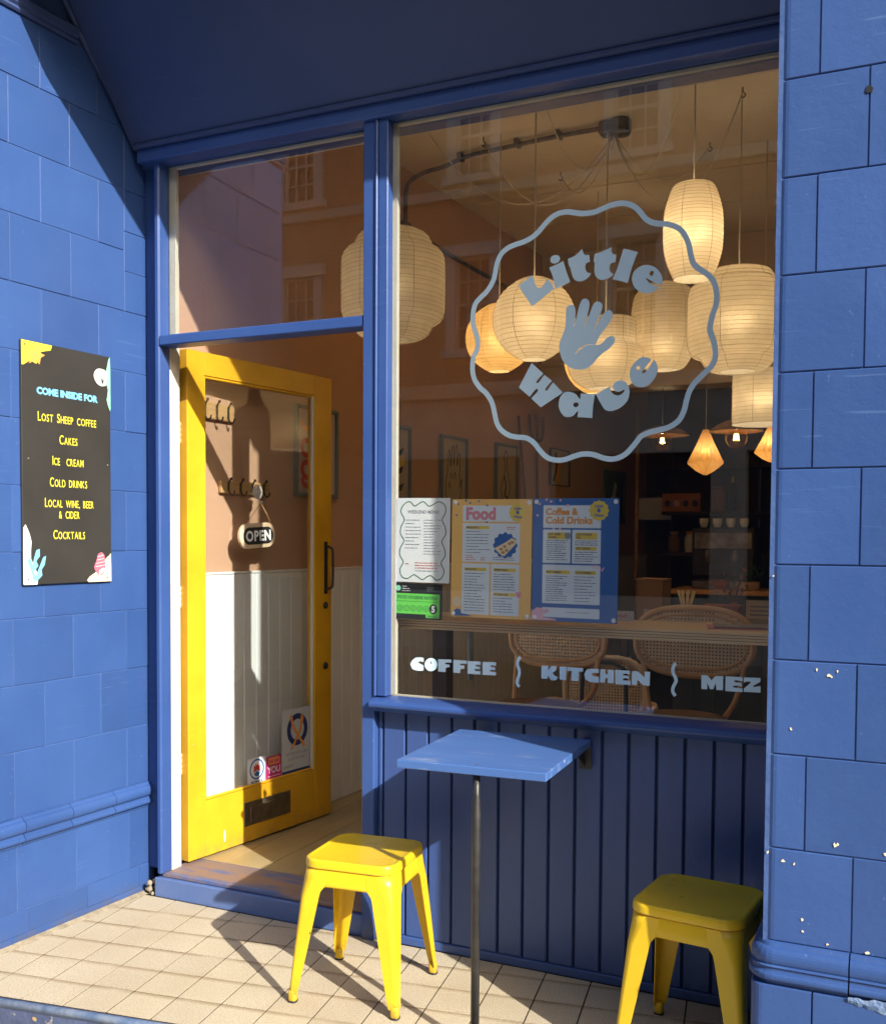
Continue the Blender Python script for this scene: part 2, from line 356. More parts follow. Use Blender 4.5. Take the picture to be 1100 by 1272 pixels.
def paper_mat(name, col, tcol, k=.46):
    m = bpy.data.materials.new(name); m.use_nodes = True; N = m.node_tree.nodes; Lk = m.node_tree.links; N.clear()
    o = N.new('ShaderNodeOutputMaterial'); mx = N.new('ShaderNodeMixShader'); mx.inputs[0].default_value = k
    d = N.new('ShaderNodeBsdfDiffuse'); t = N.new('ShaderNodeBsdfTranslucent')
    geo = N.new('ShaderNodeNewGeometry'); n = N.new('ShaderNodeTexNoise'); n.inputs['Scale'].default_value = 14; n.inputs['Detail'].default_value = 5; Lk.new(geo.outputs['Position'], n.inputs['Vector'])
    for sh, c in ((d, col), (t, tcol)):
        x = N.new('ShaderNodeMix'); x.data_type = 'RGBA'; Lk.new(n.outputs['Fac'], x.inputs[0])
        x.inputs[6].default_value = (*[v * .8 for v in c], 1); x.inputs[7].default_value = (*[min(1, v * 1.12) for v in c], 1); Lk.new(x.outputs[2], sh.inputs[0])
    rf_ = N.new('ShaderNodeBsdfRefraction'); rf_.inputs['Roughness'].default_value = .72; rf_.inputs['IOR'].default_value = 1.42; rf_.inputs['Color'].default_value = (*[min(1, v * 1.05) for v in tcol], 1)
    m2 = N.new('ShaderNodeMixShader'); m2.inputs[0].default_value = .08
    Lk.new(t.outputs[0], m2.inputs[1]); Lk.new(rf_.outputs[0], m2.inputs[2])
    Lk.new(d.outputs[0], mx.inputs[1]); Lk.new(m2.outputs[0], mx.inputs[2]); Lk.new(mx.outputs[0], o.inputs[0])
    return m
M_paper = paper_mat('lantern_paper', (.86, .79, .63), (.80, .66, .44))
M_paperd = paper_mat('lantern_paper_amber', (.82, .66, .38), (.74, .50, .20))
M_pleat = paper_mat('pleated_amber_paper', (.70, .48, .20), (.85, .52, .18))
M_rib = mat('lantern_rib', (.50, .37, .20), .7)
M_bulb = mat('lit_bulb', (1, .8, .5), .5, emit=((1, .70, .35), 3))

DD = {"ring":[1379,3188,1358,3191,1339,3196,1320,3201,1303,3205,1287,3210,1270,3213,1250,3214,1230,3213,1211,3211,1193,3205,1176,3198,1160,3189,1145,3179,1131,3167,1117,3154,1103,3140,1089,3125,1075,3111,1061,3100,1047,3089,1032,3080,1013,3071,992,3063,971,3056,950,3051,929,3048,909,3044,891,3039,873,3034,856,3027,841,3018,826,3008,812,2995,800,2978,790,2957,781,2936,776,2915,772,2893,768,2872,764,2853,759,2834,751,2816,740,2796,726,2776,711,2758,693,2741,673,2727,657,2713,644,2702,633,2691,625,2678,618,2661,612,2642,609,2621,607,2599,606,2576,607,2555,611,2537,616,2521,622,2503,629,2484,637,2464,643,2443,645,2421,644,2398,641,2377,633,2358,622,2340,614,2320,609,2296,607,2270,607,2245,609,2221,613,2199,620,2177,631,2155,646,2135,661,2116,678,2100,696,2087,712,2071,726,2053,740,2032,751,2011,759,1989,765,1966,770,1943,775,1920,780,1897,786,1876,795,1857,805,1840,818,1825,836,1810,856,1796,877,1785,897,1778,918,1774,939,1770,960,1768,981,1766,1001,1762,1020,1753,1037,1743,1054,1729,1069,1712,1083,1693,1098,1675,1115,1657,1132,1641,1151,1628,1170,1619,1191,1614,1211,1610,1231,1609,1251,1610,1271,1613,1291,1618,1311,1625,1330,1631,1348,1636,1364,1640,1380,1644,1396,1645,1411,1645,1426,1645,1443,1643,1459,1640,1477,1635,1495,1628,1515,1620,1535,1614,1554,1610,1574,1607,1592,1607,1609,1609,1625,1613,1641,1619,1657,1626,1673,1636,1689,1649,1705,1665,1721,1684,1737,1702,1750,1719,1762,1735,1776,1748,1793,1757,1812,1764,1831,1770,1852,1774,1873,1778,1894,1783,1915,1787,1936,1792,1956,1800,1976,1810,1994,1822,2010,1836,2022,1853,2032,1873,2040,1892,2046,1912,2050,1933,2054,1953,2060,1974,2065,1994,2073,2014,2082,2031,2093,2048,2106,2065,2123,2082,2141,2099,2158,2115,2175,2130,2190,2144,2203,2158,2213,2174,2220,2192,2225,2210,2227,2229,2226,2250,2224,2270,2219,2291,2214,2312,2208,2332,2201,2349,2194,2366,2190,2386,2193,2412,2199,2441,2205,2468,2213,2491,2221,2512,2227,2534,2229,2556,2230,2579,2228,2602,2224,2625,2218,2649,2210,2671,2199,2689,2186,2705,2171,2720,2154,2734,2135,2747,2118,2760,2104,2772,2093,2784,2083,2797,2077,2814,2072,2833,2067,2852,2064,2872,2060,2893,2055,2914,2047,2936,2038,2958,2027,2978,2015,2996,2001,3011,1984,3025,1966,3036,1945,3045,1922,3053,1897,3059,1869,3063,1844,3069,1824,3077,1805,3087,1789,3099,1774,3115,1761,3133,1749,3150,1736,3165,1723,3178,1708,3190,1691,3201,1671,3210,1652,3217,1636,3220,1620,3222,1604,3222,1586,3221,1566,3218,1547,3215,1528,3210,1508,3204,1490,3199,1477,3194,1465,3191,1449,3188,1428,3187,1403,3187],"logo":[["L",[[935,2770,1030,2830,1043,2800,1056,2765,1069,2744,1085,2738,1102,2749,1120,2771,1142,2797,1165,2764,1186,2729,1032,2626,983,2698]]],["i",[[1149,2867,1199,2882,1246,2899,1265,2834,1293,2761,1241,2740,1193,2726,1183,2776,1170,2820],[1220,2928,1222,2919,1221,2911,1217,2903,1210,2896,1201,2892,1191,2890,1181,2891,1171,2894,1163,2900,1158,2907,1156,2916,1157,2924,1161,2932,1167,2939,1176,2943,1187,2945,1197,2944,1206,2941,1214,2935]]],["t",[[1276,2910,1313,2920,1333,2931,1347,2942,1361,2954,1372,2964,1375,2949,1380,2934,1389,2924,1404,2920,1419,2921,1424,2876,1409,2873,1398,2866,1393,2846,1396,2831,1402,2816,1418,2804,1433,2805,1428,2794,1420,2782,1399,2767,1381,2760,1364,2757,1345,2760,1330,2766,1319,2776,1310,2790,1302,2816,1294,2850,1282,2870]]],["t",[[1457,2923,1456,2926,1458,2924,1471,2925,1489,2927,1505,2931,1522,2937,1546,2946,1564,2953,1567,2955,1565,2952,1565,2938,1567,2923,1571,2914,1578,2908,1588,2904,1597,2902,1599,2904,1598,2901,1595,2878,1593,2855,1594,2852,1592,2855,1580,2855,1567,2853,1559,2847,1555,2836,1554,2823,1555,2809,1561,2797,1567,2789,1575,2786,1579,2783,1574,2775,1563,2766,1551,2760,1537,2755,1519,2752,1501,2753,1485,2760,1471,2771,1463,2782,1458,2795,1455,2813,1455,2833,1456,2853,1457,2870,1452,2871,1448,2875,1452,2899]]],["l",[[1644,2935,1737,2903,1718,2860,1700,2812,1673,2716,1625,2735,1575,2749,1605,2813,1628,2884]]],["e",[[1883,2682,1887,2679,1887,2683,1892,2699,1894,2719,1890,2738,1882,2757,1869,2775,1854,2791,1836,2803,1817,2812,1798,2817,1779,2818,1760,2814,1742,2807,1727,2798,1714,2785,1706,2770,1701,2752,1700,2734,1704,2715,1710,2698,1720,2682,1736,2666,1754,2653,1772,2644,1791,2638,1810,2638,1828,2642,1843,2648,1856,2655,1865,2663,1872,2669,1874,2670,1871,2671,1858,2677,1841,2686,1824,2696,1809,2707,1797,2722,1790,2735,1787,2738,1791,2736,1803,2729,1820,2718,1836,2708,1853,2697,1870,2688],[1837,2755,1833,2749,1827,2746,1821,2745,1816,2748,1813,2754,1812,2761,1814,2768,1818,2774,1824,2777,1830,2777,1835,2775,1838,2769,1839,2762]]],["e",[[1846,2221,1846,2225,1847,2221,1856,2210,1867,2195,1872,2180,1873,2163,1870,2143,1863,2122,1851,2101,1836,2083,1821,2069,1804,2059,1786,2054,1767,2054,1747,2058,1729,2066,1715,2079,1705,2095,1698,2113,1695,2133,1695,2153,1699,2174,1709,2192,1722,2209,1738,2225,1755,2237,1773,2243,1792,2243,1813,2235,1828,2226,1832,2225,1829,2225,1826,2220,1820,2211,1810,2196,1798,2180,1784,2165,1773,2153,1772,2146,1776,2143,1781,2141,1789,2143,1800,2153,1812,2167,1821,2179,1830,2193,1839,2209],[1763,2174,1761,2168,1757,2164,1750,2163,1743,2165,1739,2170,1737,2176,1738,2182,1743,2186,1750,2187,1756,2185,1761,2180]]],["hand",[[1223,2347,1225,2371,1232,2393,1246,2425,1259,2457,1265,2486,1267,2513,1267,2546,1268,2575,1271,2594,1277,2607,1289,2614,1302,2615,1314,2611,1324,2600,1330,2579,1331,2550,1328,2514,1324,2480,1323,2465,1322,2461,1324,2466,1327,2480,1334,2508,1342,2540,1349,2571,1356,2600,1364,2621,1373,2636,1385,2643,1398,2643,1410,2638,1420,2627,1424,2609,1423,2585,1416,2554,1406,2521,1397,2487,1390,2462,1391,2458,1394,2465,1399,2475,1407,2492,1420,2528,1435,2565,1445,2590,1454,2607,1468,2616,1483,2617,1497,2611,1507,2600,1511,2587,1508,2568,1498,2541,1484,2509,1467,2471,1452,2440,1450,2433,1456,2442,1471,2463,1489,2490,1509,2519,1527,2543,1541,2554,1554,2557,1568,2551,1578,2538,1579,2522,1574,2502,1558,2476,1538,2449,1516,2423,1495,2397,1480,2369,1469,2346,1468,2341,1472,2341,1480,2339,1491,2339,1503,2344,1515,2353,1527,2366,1539,2379,1556,2388,1573,2391,1587,2385,1597,2375,1597,2360,1590,2343,1575,2326,1554,2308,1531,2294,1507,2279,1484,2258,1463,2236,1444,2216,1425,2201,1401,2192,1376,2190,1348,2191,1321,2198,1298,2209,1276,2224,1257,2244,1241,2269,1229,2308],[1328,2289,1352,2324,1394,2345,1423,2350,1467,2345,1423,2346,1396,2340,1359,2315]]],["W",[[1033,2256,1115,2181,1091,2157,1070,2135,1066,2122,1081,2121,1101,2145,1123,2172,1176,2128,1147,2101,1131,2081,1130,2068,1146,2068,1162,2093,1184,2118,1252,2049,1100,1960,1032,2022,1061,2049,1078,2067,1079,2081,1068,2085,1043,2059,1022,2033,944,2098]]],["a",[[1256,2045,1272,2052,1288,2053,1306,2050,1323,2044,1337,2036,1348,2026,1356,2014,1362,2004,1367,2002,1370,2006,1372,2021,1373,2035,1368,2038,1374,2036,1421,2032,1467,2027,1474,2030,1468,2026,1463,1995,1457,1955,1454,1911,1452,1876,1458,1870,1451,1875,1402,1880,1353,1885,1346,1884,1352,1886,1355,1902,1357,1917,1354,1922,1348,1920,1340,1911,1330,1899,1316,1892,1300,1888,1283,1888,1265,1893,1250,1905,1237,1923,1228,1943,1223,1966,1225,1991,1231,2013,1242,2032],[1359,1970,1360,1963,1357,1957,1351,1952,1343,1949,1335,1950,1328,1954,1324,1960,1323,1967,1326,1974,1332,1979,1340,1981,1348,1980,1355,1976]]],["v",[[1473,2028,1469,2031,1474,2028,1494,2038,1519,2050,1545,2061,1566,2070,1569,2072,1567,2068,1568,2058,1572,2045,1579,2032,1589,2022,1602,2015,1616,2011,1630,2012,1644,2018,1656,2029,1663,2040,1663,2045,1657,2046,1647,2041,1635,2035,1622,2033,1611,2035,1600,2041,1591,2052,1586,2064,1586,2076,1593,2089,1605,2100,1621,2105,1638,2106,1655,2102,1669,2092,1681,2077,1690,2059,1695,2041,1695,2022,1692,1999,1683,1976,1668,1957,1650,1941,1629,1928,1607,1920,1588,1914,1569,1913,1551,1917,1535,1925,1523,1939,1511,1959,1490,1996]]]],"slogan":[["C",[[248,253,221,254,186,250,159,230,146,202,158,171,187,160,221,159,248,163,249,198,225,207,207,214,211,223,224,227,250,224]]],["O",[[356,211,353,196,347,183,336,172,322,165,307,162,292,163,278,169,267,178,260,191,258,205,260,219,267,233,278,244,291,251,307,254,322,253,335,247,346,237,353,225],[313,222,312,215,310,210,307,210,304,214,303,221,304,228,307,232,309,233,312,229]]],["F",[[363,249,464,252,463,229,445,231,422,228,413,223,422,217,449,216,451,199,427,195,420,189,419,162,363,163]]],["F",[[479,251,582,251,580,229,559,230,532,228,527,222,537,216,564,216,562,195,538,193,531,187,530,163,479,163]]],["E",[[588,248,684,251,683,224,665,229,647,226,643,220,657,215,680,215,678,196,657,199,641,195,639,189,654,183,682,185,685,162,586,162]]],["E",[[698,250,798,252,795,226,777,231,758,229,753,223,768,218,790,217,790,197,771,200,754,196,752,189,768,184,797,186,797,163,698,161]]],["K",[[1123,249,1170,251,1170,220,1192,250,1227,251,1226,226,1202,206,1214,186,1238,182,1233,166,1212,154,1186,158,1170,187,1166,164,1122,163]]],["I",[[1249,250,1297,251,1294,163,1250,164]]],["T",[[1302,250,1411,249,1409,226,1381,226,1378,161,1330,163,1333,226,1303,227]]],["C",[[1515,250,1463,249,1430,236,1418,210,1425,178,1455,162,1516,160,1516,200,1487,200,1470,208,1470,217,1484,224,1516,223]]],["H",[[1527,249,1560,250,1560,219,1577,219,1577,250,1616,250,1615,163,1576,163,1576,194,1560,194,1558,163,1525,163]]],["E",[[1625,251,1721,251,1720,227,1694,231,1674,226,1676,219,1717,217,1716,199,1690,201,1673,195,1675,187,1725,186,1727,160,1627,159]]],["N",[[1735,249,1774,251,1815,213,1817,252,1851,252,1850,162,1808,163,1770,198,1768,161,1734,162]]],["M",[[2173,251,2210,253,2236,223,2260,252,2306,253,2306,166,2266,165,2262,209,2246,168,2227,167,2210,206,2210,165,2175,165]]],["E",[[2320,254,2422,254,2421,227,2401,233,2374,232,2371,225,2386,219,2419,219,2418,195,2389,201,2366,196,2365,189,2386,186,2422,186,2423,163,2320,162]]],["Z",[[2431,254,2527,256,2528,234,2484,204,2489,198,2528,207,2529,167,2430,165,2430,185,2471,223,2469,229,2449,230,2429,220]]]],"squig":[[972,299,956,275,952,242,965,210,965,177,952,143,952,115,967,97],[2014,317,1998,290,1996,258,2012,226,2016,201,2000,167,1997,135,2014,110]],"board":[-2,856,410,858,407,-1,0,1],"b_yellow":[-2,856,133,855,127,837,85,826,64,780,38,789,7,769,0,771],"b_star":[25,820,54,822,75,845,80,821,101,816,83,804,77,780,59,792,31,777,43,802],"b_green":[406,857,399,843,391,812,386,793,384,774,390,752,397,730,394,711,390,693,395,676,401,662,407,652,412,659,412,703,410,760,409,817],"b_shell":[326,775,328,786,334,796,343,803,354,806,368,806,382,803,390,795,394,785,390,772,385,761,387,753,387,747,377,743,363,741,351,744,340,750,331,762],"b_white":[2,201,11,213,21,195,29,177,36,152,33,123,33,93,46,66,60,41,62,18,60,1,63,-2,59,0,29,-12,0,1,-4,101],"b_weed1":[56,122,70,127,71,101,55,84,64,67,45,46,55,24,42,16,32,50,16,85,30,97,40,71,47,97],"b_weed2":[85,96,98,102,92,70,78,53,81,32,55,11,42,8,60,45,71,67],"b_sand":[295,-2,288,8,300,21,314,28,333,38,351,58,369,78,386,92,400,101,404,108,406,100,407,50,407,1,413,-6,405,-1,349,-3],"b_conch":[321,56,326,68,333,79,336,91,339,102,348,109,357,112,365,109,372,101,374,91,375,78,378,62,377,46,368,32,357,24,347,23,339,29,328,42],"b_conchhole":[347,26,344,32,347,42,358,49,369,53,373,49,371,42,359,32]}
# ------------------------------------------------------------------ key geometry (metres; shopfront faces -Y, tiles at z=0)
WA = R(2.93); LWX = Vector((math.sin(WA), math.cos(WA), 0)); LWN = LWX.cross(Vector((0, 0, 1)))
LW0 = Vector((-2.828, 3.246, 0))
F_LW = frame(LW0, LWX)                       # outer left wall face
def lw(s, off=0.0, z=0.0): p = LW0 + LWX * s + LWN * off; return (p.x, p.y, z)
PX, PY = -.334, 2.55                         # pier corner
ROW0, ROWH = .452, .2338

# ---- ground, street
def struct(o): o['kind'] = 'structure'; return o
TA = R(8.73); U1 = Vector((math.cos(TA), math.sin(TA))); U2 = Vector((-math.sin(TA), math.cos(TA)))
def uv(u, v): p = U1 * u + U2 * v; return (p.x, p.y)
M_pave = mat('pavement_slab', (.40, .375, .335), .85, var=(1.5, (.34, .315, .28)), bump=[(60, .2)], rand=.06)
M_road = mat('asphalt', (.055, .055, .057), .85, var=(1, (.07, .07, .07)), bump=[(120, .4)])
struct(obj('ground', MB().box(-120, 120, -120, 60, -.5, -.28), M_road))
struct(obj('road', MB().box(-60, 60, -6.6, -.9, -.279, -.25), M_road))
pv = struct(obj('pavement', MB().box(-30, 30, -.75, 3.0, -.279, -.135), mat('pavement_joint', (.09, .085, .075), .9)))
m_slab = MB().cbox(0, .596, 0, .446, 0, .02, .003).mesh('paving_slab')
for i in range(-9, 8):
    for j in range(8):
        o = obj('paving_slab', m_slab, M_pave, pv, T(-.3 * (j % 2) + i * .6, -.74 + j * .45, -.138))
kb = struct(obj('kerb', MB().box(-60, 60, -.89, -.77, -.279, -.13), M_pave))
pv2 = struct(obj('far_pavement', MB().box(-60, 60, -9, -6.6, -.279, -.12), M_pave))

# ---- recess floor with its tiles
def clip(poly, a, b, c):
    o = []
    for i in range(len(poly)):
        p, q = poly[i], poly[(i + 1) % len(poly)]; dp = a * p[0] + b * p[1] - c; dq = a * q[0] + b * q[1] - c
        if dp >= 0: o.append(p)
        if dp * dq < 0: t = dp / (dp - dq); o.append((p[0] + (q[0] - p[0]) * t, p[1] + (q[1] - p[1]) * t))
    return o
def area(p): return abs(sum(p[i][0] * p[(i + 1) % len(p)][1] - p[(i + 1) % len(p)][0] * p[i][1] for i in range(len(p)))) / 2
rf = struct(obj('recess_floor', MB().prism([uv(-2.56, 2.645), uv(.6, 2.645), (.4, 3.4), (-2.9, 3.4)], -.2, -.0022), M_tgrout))
n3 = LWN; k3 = LW0.dot(n3) + .022
v0 = 2.645
vs = [2.645, 2.7998] + [2.7998 + .157 * i for i in range(1, 8)]
for i in range(-17, 3):
    ua = -.4536 + .1535 * (i); ub = ua + .1535
    for j in range(len(vs) - 1):
        g = .0026
        q = [uv(ua + g, vs[j] + g), uv(ub - g, vs[j] + g), uv(ub - g, vs[j + 1] - g), uv(ua + g, vs[j + 1] - g)]
        q = clip(q, n3.x, n3.y, k3); 
        if len(q) > 2: q = clip(q, 0, -1, -3.186)
        if len(q) > 2 and q[0][1] > 2.5: q = clip(q, -1, 0, .362)
        if len(q) < 3 or area(q) < .0004 or min(p[0] for p in q) > -.2: continue
        dz = random.uniform(-.0007, .0007)
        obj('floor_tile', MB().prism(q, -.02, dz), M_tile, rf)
# mortar fillet along the wall foot, painted nosing and flaking riser
p0, p1 = lw(-1.1, .002), lw(-.005, .002)
fil = MB().add([(p0[0], p0[1], -.01), (p0[0], p0[1], .012), (p0[0] + .024, p0[1], -.001), (p1[0], p1[1], -.01), (p1[0], p1[1], .01), (p1[0] + .02, p1[1], -.001)], [(0, 1, 4, 3), (1, 2, 5, 4), (0, 2, 1), (3, 4, 5)])
obj('mortar_fillet', fil, M_mortar, rf)
a, b = uv(-2.62, 2.632), uv(.75, 2.632)
obj('nosing', MB().tube([(a[0], a[1], -.013), (b[0], b[1], -.013)], .0145, 10), M_edge, rf)
obj('riser', MB().prism([uv(-2.62, 2.626), uv(.75, 2.626), uv(.75, 2.66), uv(-2.62, 2.66)], -.16, -.012), M_riser, rf)
# rubble at the wall corner by the step
rb = MB()
for k in range(9):
    x, y, z = -2.80 + random.uniform(-.006, .03), 3.20 + random.uniform(-.02, .025), random.uniform(.0, .06); s_ = random.uniform(.006, .014)
    rb.lathe([(0.001, z - s_), (s_, z - s_ * .3), (s_ * .8, z + s_ * .5), (0.001, z + s_)], 6, x, y)
obj('broken_mortar', rb, M_mortar, rf, stuff=True)

# ---- left tiled wall
lwall = thing('tiled_wall', 'blue painted block wall on the left, carrying the black menu board', 'wall', F_LW)
obj('wall_core', MB().box(-1.05, .02, -.06, 3.7, -.30, -.003), M_grout, lwall)
mcache = {}
def block(par, x0, x1, y0, y1, m=M_wall, g=.0013, dz=None):
    w, h = round(x1 - x0, 4), round(y1 - y0, 4)
    if (w, h) not in mcache: mcache[w, h] = MB().cbox(g, w - g, g, h - g, -.02, 0, .0019).mesh('block')
    return obj('block', mcache[w, h], m, par, Matrix.Translation((x0, y0, random.uniform(-.0012, .0012))))
def courses(xs0, lo, hi): return [lo] + [x for x in xs0 if lo < x < hi] + [hi]
gridA = [-.129 - .2655 * i for i in range(6)][::-1]; gridB = [-.261 - .2655 * i for i in range(6)][::-1]
def row_y(k): return ROW0 + ROWH * k
LO = -1.046
for k in range(0, 12):
    y0 = row_y(k); y1 = row_y(k + 1) if k < 11 else 3.245
    if k == 11: y0 = row_y(11); y1 = 3.245
    if y1 - y0 < .05: continue
    A = (k % 2 == 0)
    hi = 0.0
    if k in (8, 9): hi = -.129
    xs = courses(gridA if A else gridB, LO, hi)
    for x0, x1 in zip(xs, xs[1:]): block(lwall, x0, x1, y0, y1)
for y0, y1 in ((row_y(8), 2.477), (2.477, 2.631), (2.631, row_y(10))): block(lwall, -.129, 0, y0, y1)
for x0, x1 in zip(*(lambda l: (l, l[1:]))(courses([-.119 - .267 * i for i in range(5)][::-1], LO, 0))): block(lwall, x0, x1, .118, .352)
for x0, x1 in zip(*(lambda l: (l, l[1:]))(courses([-.066 - .27 * i for i in range(5)][::-1], LO, 0))): block(lwall, x0, x1, .031, .118)
for x0, x1 in zip(*(lambda l: (l, l[1:]))(courses([-.203 - .24 * i for i in range(5)][::-1], LO, 0))): block(lwall, x0, x1, -.05, .031)
def mould_prof(e=.026):
    up = [(.0, .452), (.006, .449), (.010, .442)] + [(.012 + .014 * math.sin(R(a)), .418 + .022 * math.cos(R(a))) for a in range(20, 181, 20)]
    lo = [(.012, .392), (.012, .388)] + [(.014 + .007 * math.sin(R(a)), .374 + .010 * math.cos(R(a))) for a in range(0, 181, 30)]
    return [(-.02, .452)] + up + lo + [(.006, .361), (.004, .352), (-.02, .352)]
def moulding(par, x0, x1, m, n='moulding_block'):
    pr = [(q, p) for p, q in mould_prof()]
    return obj(n, MB().extr(pr, x0 + .0015, x1 - .0015), m, par)
xs = courses([-.211 - .2115 * i for i in range(5)][::-1], LO, 0.0)
for x0, x1 in zip(xs, xs[1:]): moulding(lwall, x0, x1, M_wall)
# cornice band near the soffit
cp = [(3.245, -.02), (3.245, .010), (3.252, .016), (3.262, .014), (3.270, .022), (3.292, .026), (3.300, .020), (3.300, -.02)]
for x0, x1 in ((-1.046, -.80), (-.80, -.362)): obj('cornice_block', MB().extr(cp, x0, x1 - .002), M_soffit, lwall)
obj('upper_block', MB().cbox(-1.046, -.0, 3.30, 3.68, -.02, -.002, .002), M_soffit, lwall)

# ---- pier on the right with rounded corner
F_P = frame((PX, PY, 0), (1, 0, 0))
KP = .9733
pier = thing('tiled_pier', 'blue painted block pier with rounded corner at the right of the window', 'pier', F_P)
PR = .029
PZ0, PZH = .4787, .22756
def prow(k): return PZ0 + PZH * k
def corner_prof(x1, off=0.0, inset=0.0):
    pts = [(-off, -.66), (-off, -PR - off * 0)]
    for a in range(0, 91, 15): pts.append((-off + PR - PR * math.cos(R(a)), off - PR + PR * math.sin(R(a))))
    pts += [(x1, off), (x1, off - .03), (-off + .04, off - .03), (-off + .04, -.66)]
    return pts
def corner_block(x1, y0, y1, off=0.0, name='corner_block'):
    pf = corner_prof(x1 - .0013, off); n = len(pf); mb = MB(); c = .0021; ys = [y0 + .0015, y0 + .0015 + c, y1 - .0015 - c, y1 - .0015]
    v = []
    for t, y in enumerate(ys):
        for i, (x, z) in enumerate(pf):
            if t in (0, 3):
                if i <= 8: x = x + c * (1 if i < 5 else .3); z = z - (c if i >= 5 else 0)
                if i == 9 : z = z - c; x -= c
            v.append((x, y, z))
    f = [list(range(n)), list(range(3 * n, 4 * n))[::-1]]
    for t in range(3):
        for i in range(n): j = (i + 1) % n; f.append([t * n + i, t * n + j, (t + 1) * n + j, (t + 1) * n + i])
    mb.add(v, f); o = obj(name, mb, M_wall, pier); return o
obj('pier_core', MB().box(.0035, 1.55, -.2, 3.7, -.66, -.004), M_grout, pier)
XR = 1.15
for k in range(0, 13):
    y0 = prow(k); y1 = prow(k + 1)
    first = .2024 if k % 2 == 0 else .0944
    if y1 > 3.69: y1 = 3.69
    corner_block(first, y0, y1)
    xs = [first + (.2604 * i) for i in range(5)]
    for x0, x1 in zip(xs, xs[1:]): block(pier, x0, x1, y0, y1)
def pl_prof(off): return corner_prof
corner_block(.1207, -.2, .148, .022); corner_block(.1207, .148, .3787, .022)
for x0, x1 in ((.1207, .381), (.381, .641), (.641, .902), (.902, 1.162)):
    for y0, y1 in ((-.2, .148), (.148, .3787)): o = block(pier, x0, x1, y0, y1); o.location.z += .022
# moulding sweeps round the corner
def sweep_mould(x1, x0=None):
    pf = mould_prof(); path = []
    if x0 is None:
        path = [((0, -.66), (-1, 0)), ((0, -PR), (-1, 0))] + [((PR - PR * math.cos(R(a)), -PR + PR * math.sin(R(a))), (-math.cos(R(a)), math.sin(R(a)))) for a in range(15, 90, 15)] + [((PR, 0), (0, 1)), ((x1, 0), (0, 1))]
    else: path = [((x0, 0), (0, 1)), ((x1, 0), (0, 1))]
    n = len(pf); v = []
    for (px, pz), (nx, nz) in path:
        for d, y in pf: 
            d2 = d + (.010 if y < .4 else 0)
            v.append((px + nx * d2, y + .0267, pz + nz * d2))
    f = [list(range(n)), list(range(len(v) - n, len(v)))[::-1]]
    for t in range(len(path) - 1):
        for i in range(n): j = (i + 1) % n; f.append([t * n + i, t * n + j, (t + 1) * n + j, (t + 1) * n + i])
    mb = MB(); mb.add(v, f); return obj('moulding_block', mb, M_wall, pier)
sweep_mould(.1995); sweep_mould(.409, .203); sweep_mould(.623, .412); sweep_mould(1.15, .626)
# chips and a drilled hole on the pier face
def chip(par, x, y, r, m, z=.0004, seed=0):
    rnd = random.Random(seed); ax = rnd.uniform(0, 3.1); pts = [(x + r * rnd.uniform(.35, 1.5) * math.cos(a * .6981) * (1 + .5 * math.cos(ax)), y + r * rnd.uniform(.35, 1.3) * math.sin(a * .6981) * (1 + .4 * math.sin(ax))) for a in range(9)]
    return obj('paint_chip', MB().prism(pts, z - .002, z + .0008), m, par)
for i, (x, y, r) in enumerate(((.118, 1.135, .005), (.145, 1.122, .006), (.165, 1.133, .005), (.152, 1.119, .003), (.061, .985, .004), (.168, .71, .008), (.174, .714, .006), (.28, .705, .007), (.048, .655, .005), (.012, .672, .004), (.075, .652, .004), (.096, .517, .004), (.098, .487, .004), (.155, .465, .004), (.245, .46, .005), (.29, .45, .007), (.013, 1.36, .003))):
    chip(pier, x * KP, 1.45 + (y - 1.45) * KP, r * .6, P_cream, .0012, i)
obj('drilled_hole', MB().prism([(.008 * (1 + .3 * math.sin(3.1 * k)) * math.cos(k * .7), .009 * (1 + .25 * math.cos(2.3 * k)) * math.sin(k * .7)) for k in range(9)], -.003, .0006), P_black, pier, Matrix.Translation((.2024, 2.472, .0018)))
obj('chipped_plaster', MB().prism([(.240, 2.682), (.256, 2.688), (.268, 2.700), (.284, 2.708), (.278, 2.688), (.264, 2.678), (.252, 2.668)], -.002, .003), P_cream, pier)
rnd = random.Random(3); tp = []; bt = []
for k in range(26):
    x = .200 + k * .0112; yb = .372 - .0016 * k; tp.append((x, .386 + rnd.uniform(-.003, .004))); bt.append((x, yb + rnd.uniform(-.006, .003)))
ch = MB(); n = len(tp)
v = [(x, y, .0262 + rnd.uniform(-.0005, .0008)) for x, y in tp] + [(x, (a + b) / 2, .0272 + rnd.uniform(-.0008, .001)) for (x, a), (_, b) in zip(tp, bt)] + [(x, y, .0225 + rnd.uniform(0, .002)) for x, y in bt]
ch.add(v, [[r * n + i, r * n + i + 1, (r + 1) * n + i + 1, (r + 1) * n + i] for r in (0, 1) for i in range(n - 1)])
obj('plaster_repair', ch, mat('filler_paint', (.10, .18, .36), .7, var=(30, (.22, .30, .46)), bump=[(90, .6)]), pier, stuff=True)

# ---- shopfront joinery
sf = thing('shopfront', 'blue painted timber shopfront frame round the door opening and large window', 'shopfront')
def part(n, mb, m=M_trim, par=None): return obj(n, mb, m, par or sf)
GY0, GY1 = 3.212, 3.218
SX0, SX1 = -1.787, -.35
# outer jamb, left
part('outer_jamb', MB().cbox(-2.832, -2.742, 3.235, 3.33, .096, 2.945, .004))
part('jamb_bead', MB().cbox(-2.741, -2.716, 3.178, 3.243, .096, 2.945, .006))
part('jamb_lining', MB().cbox(-2.7405, -2.7165, 3.244, 3.30, .096, 2.9, .002), M_cream)
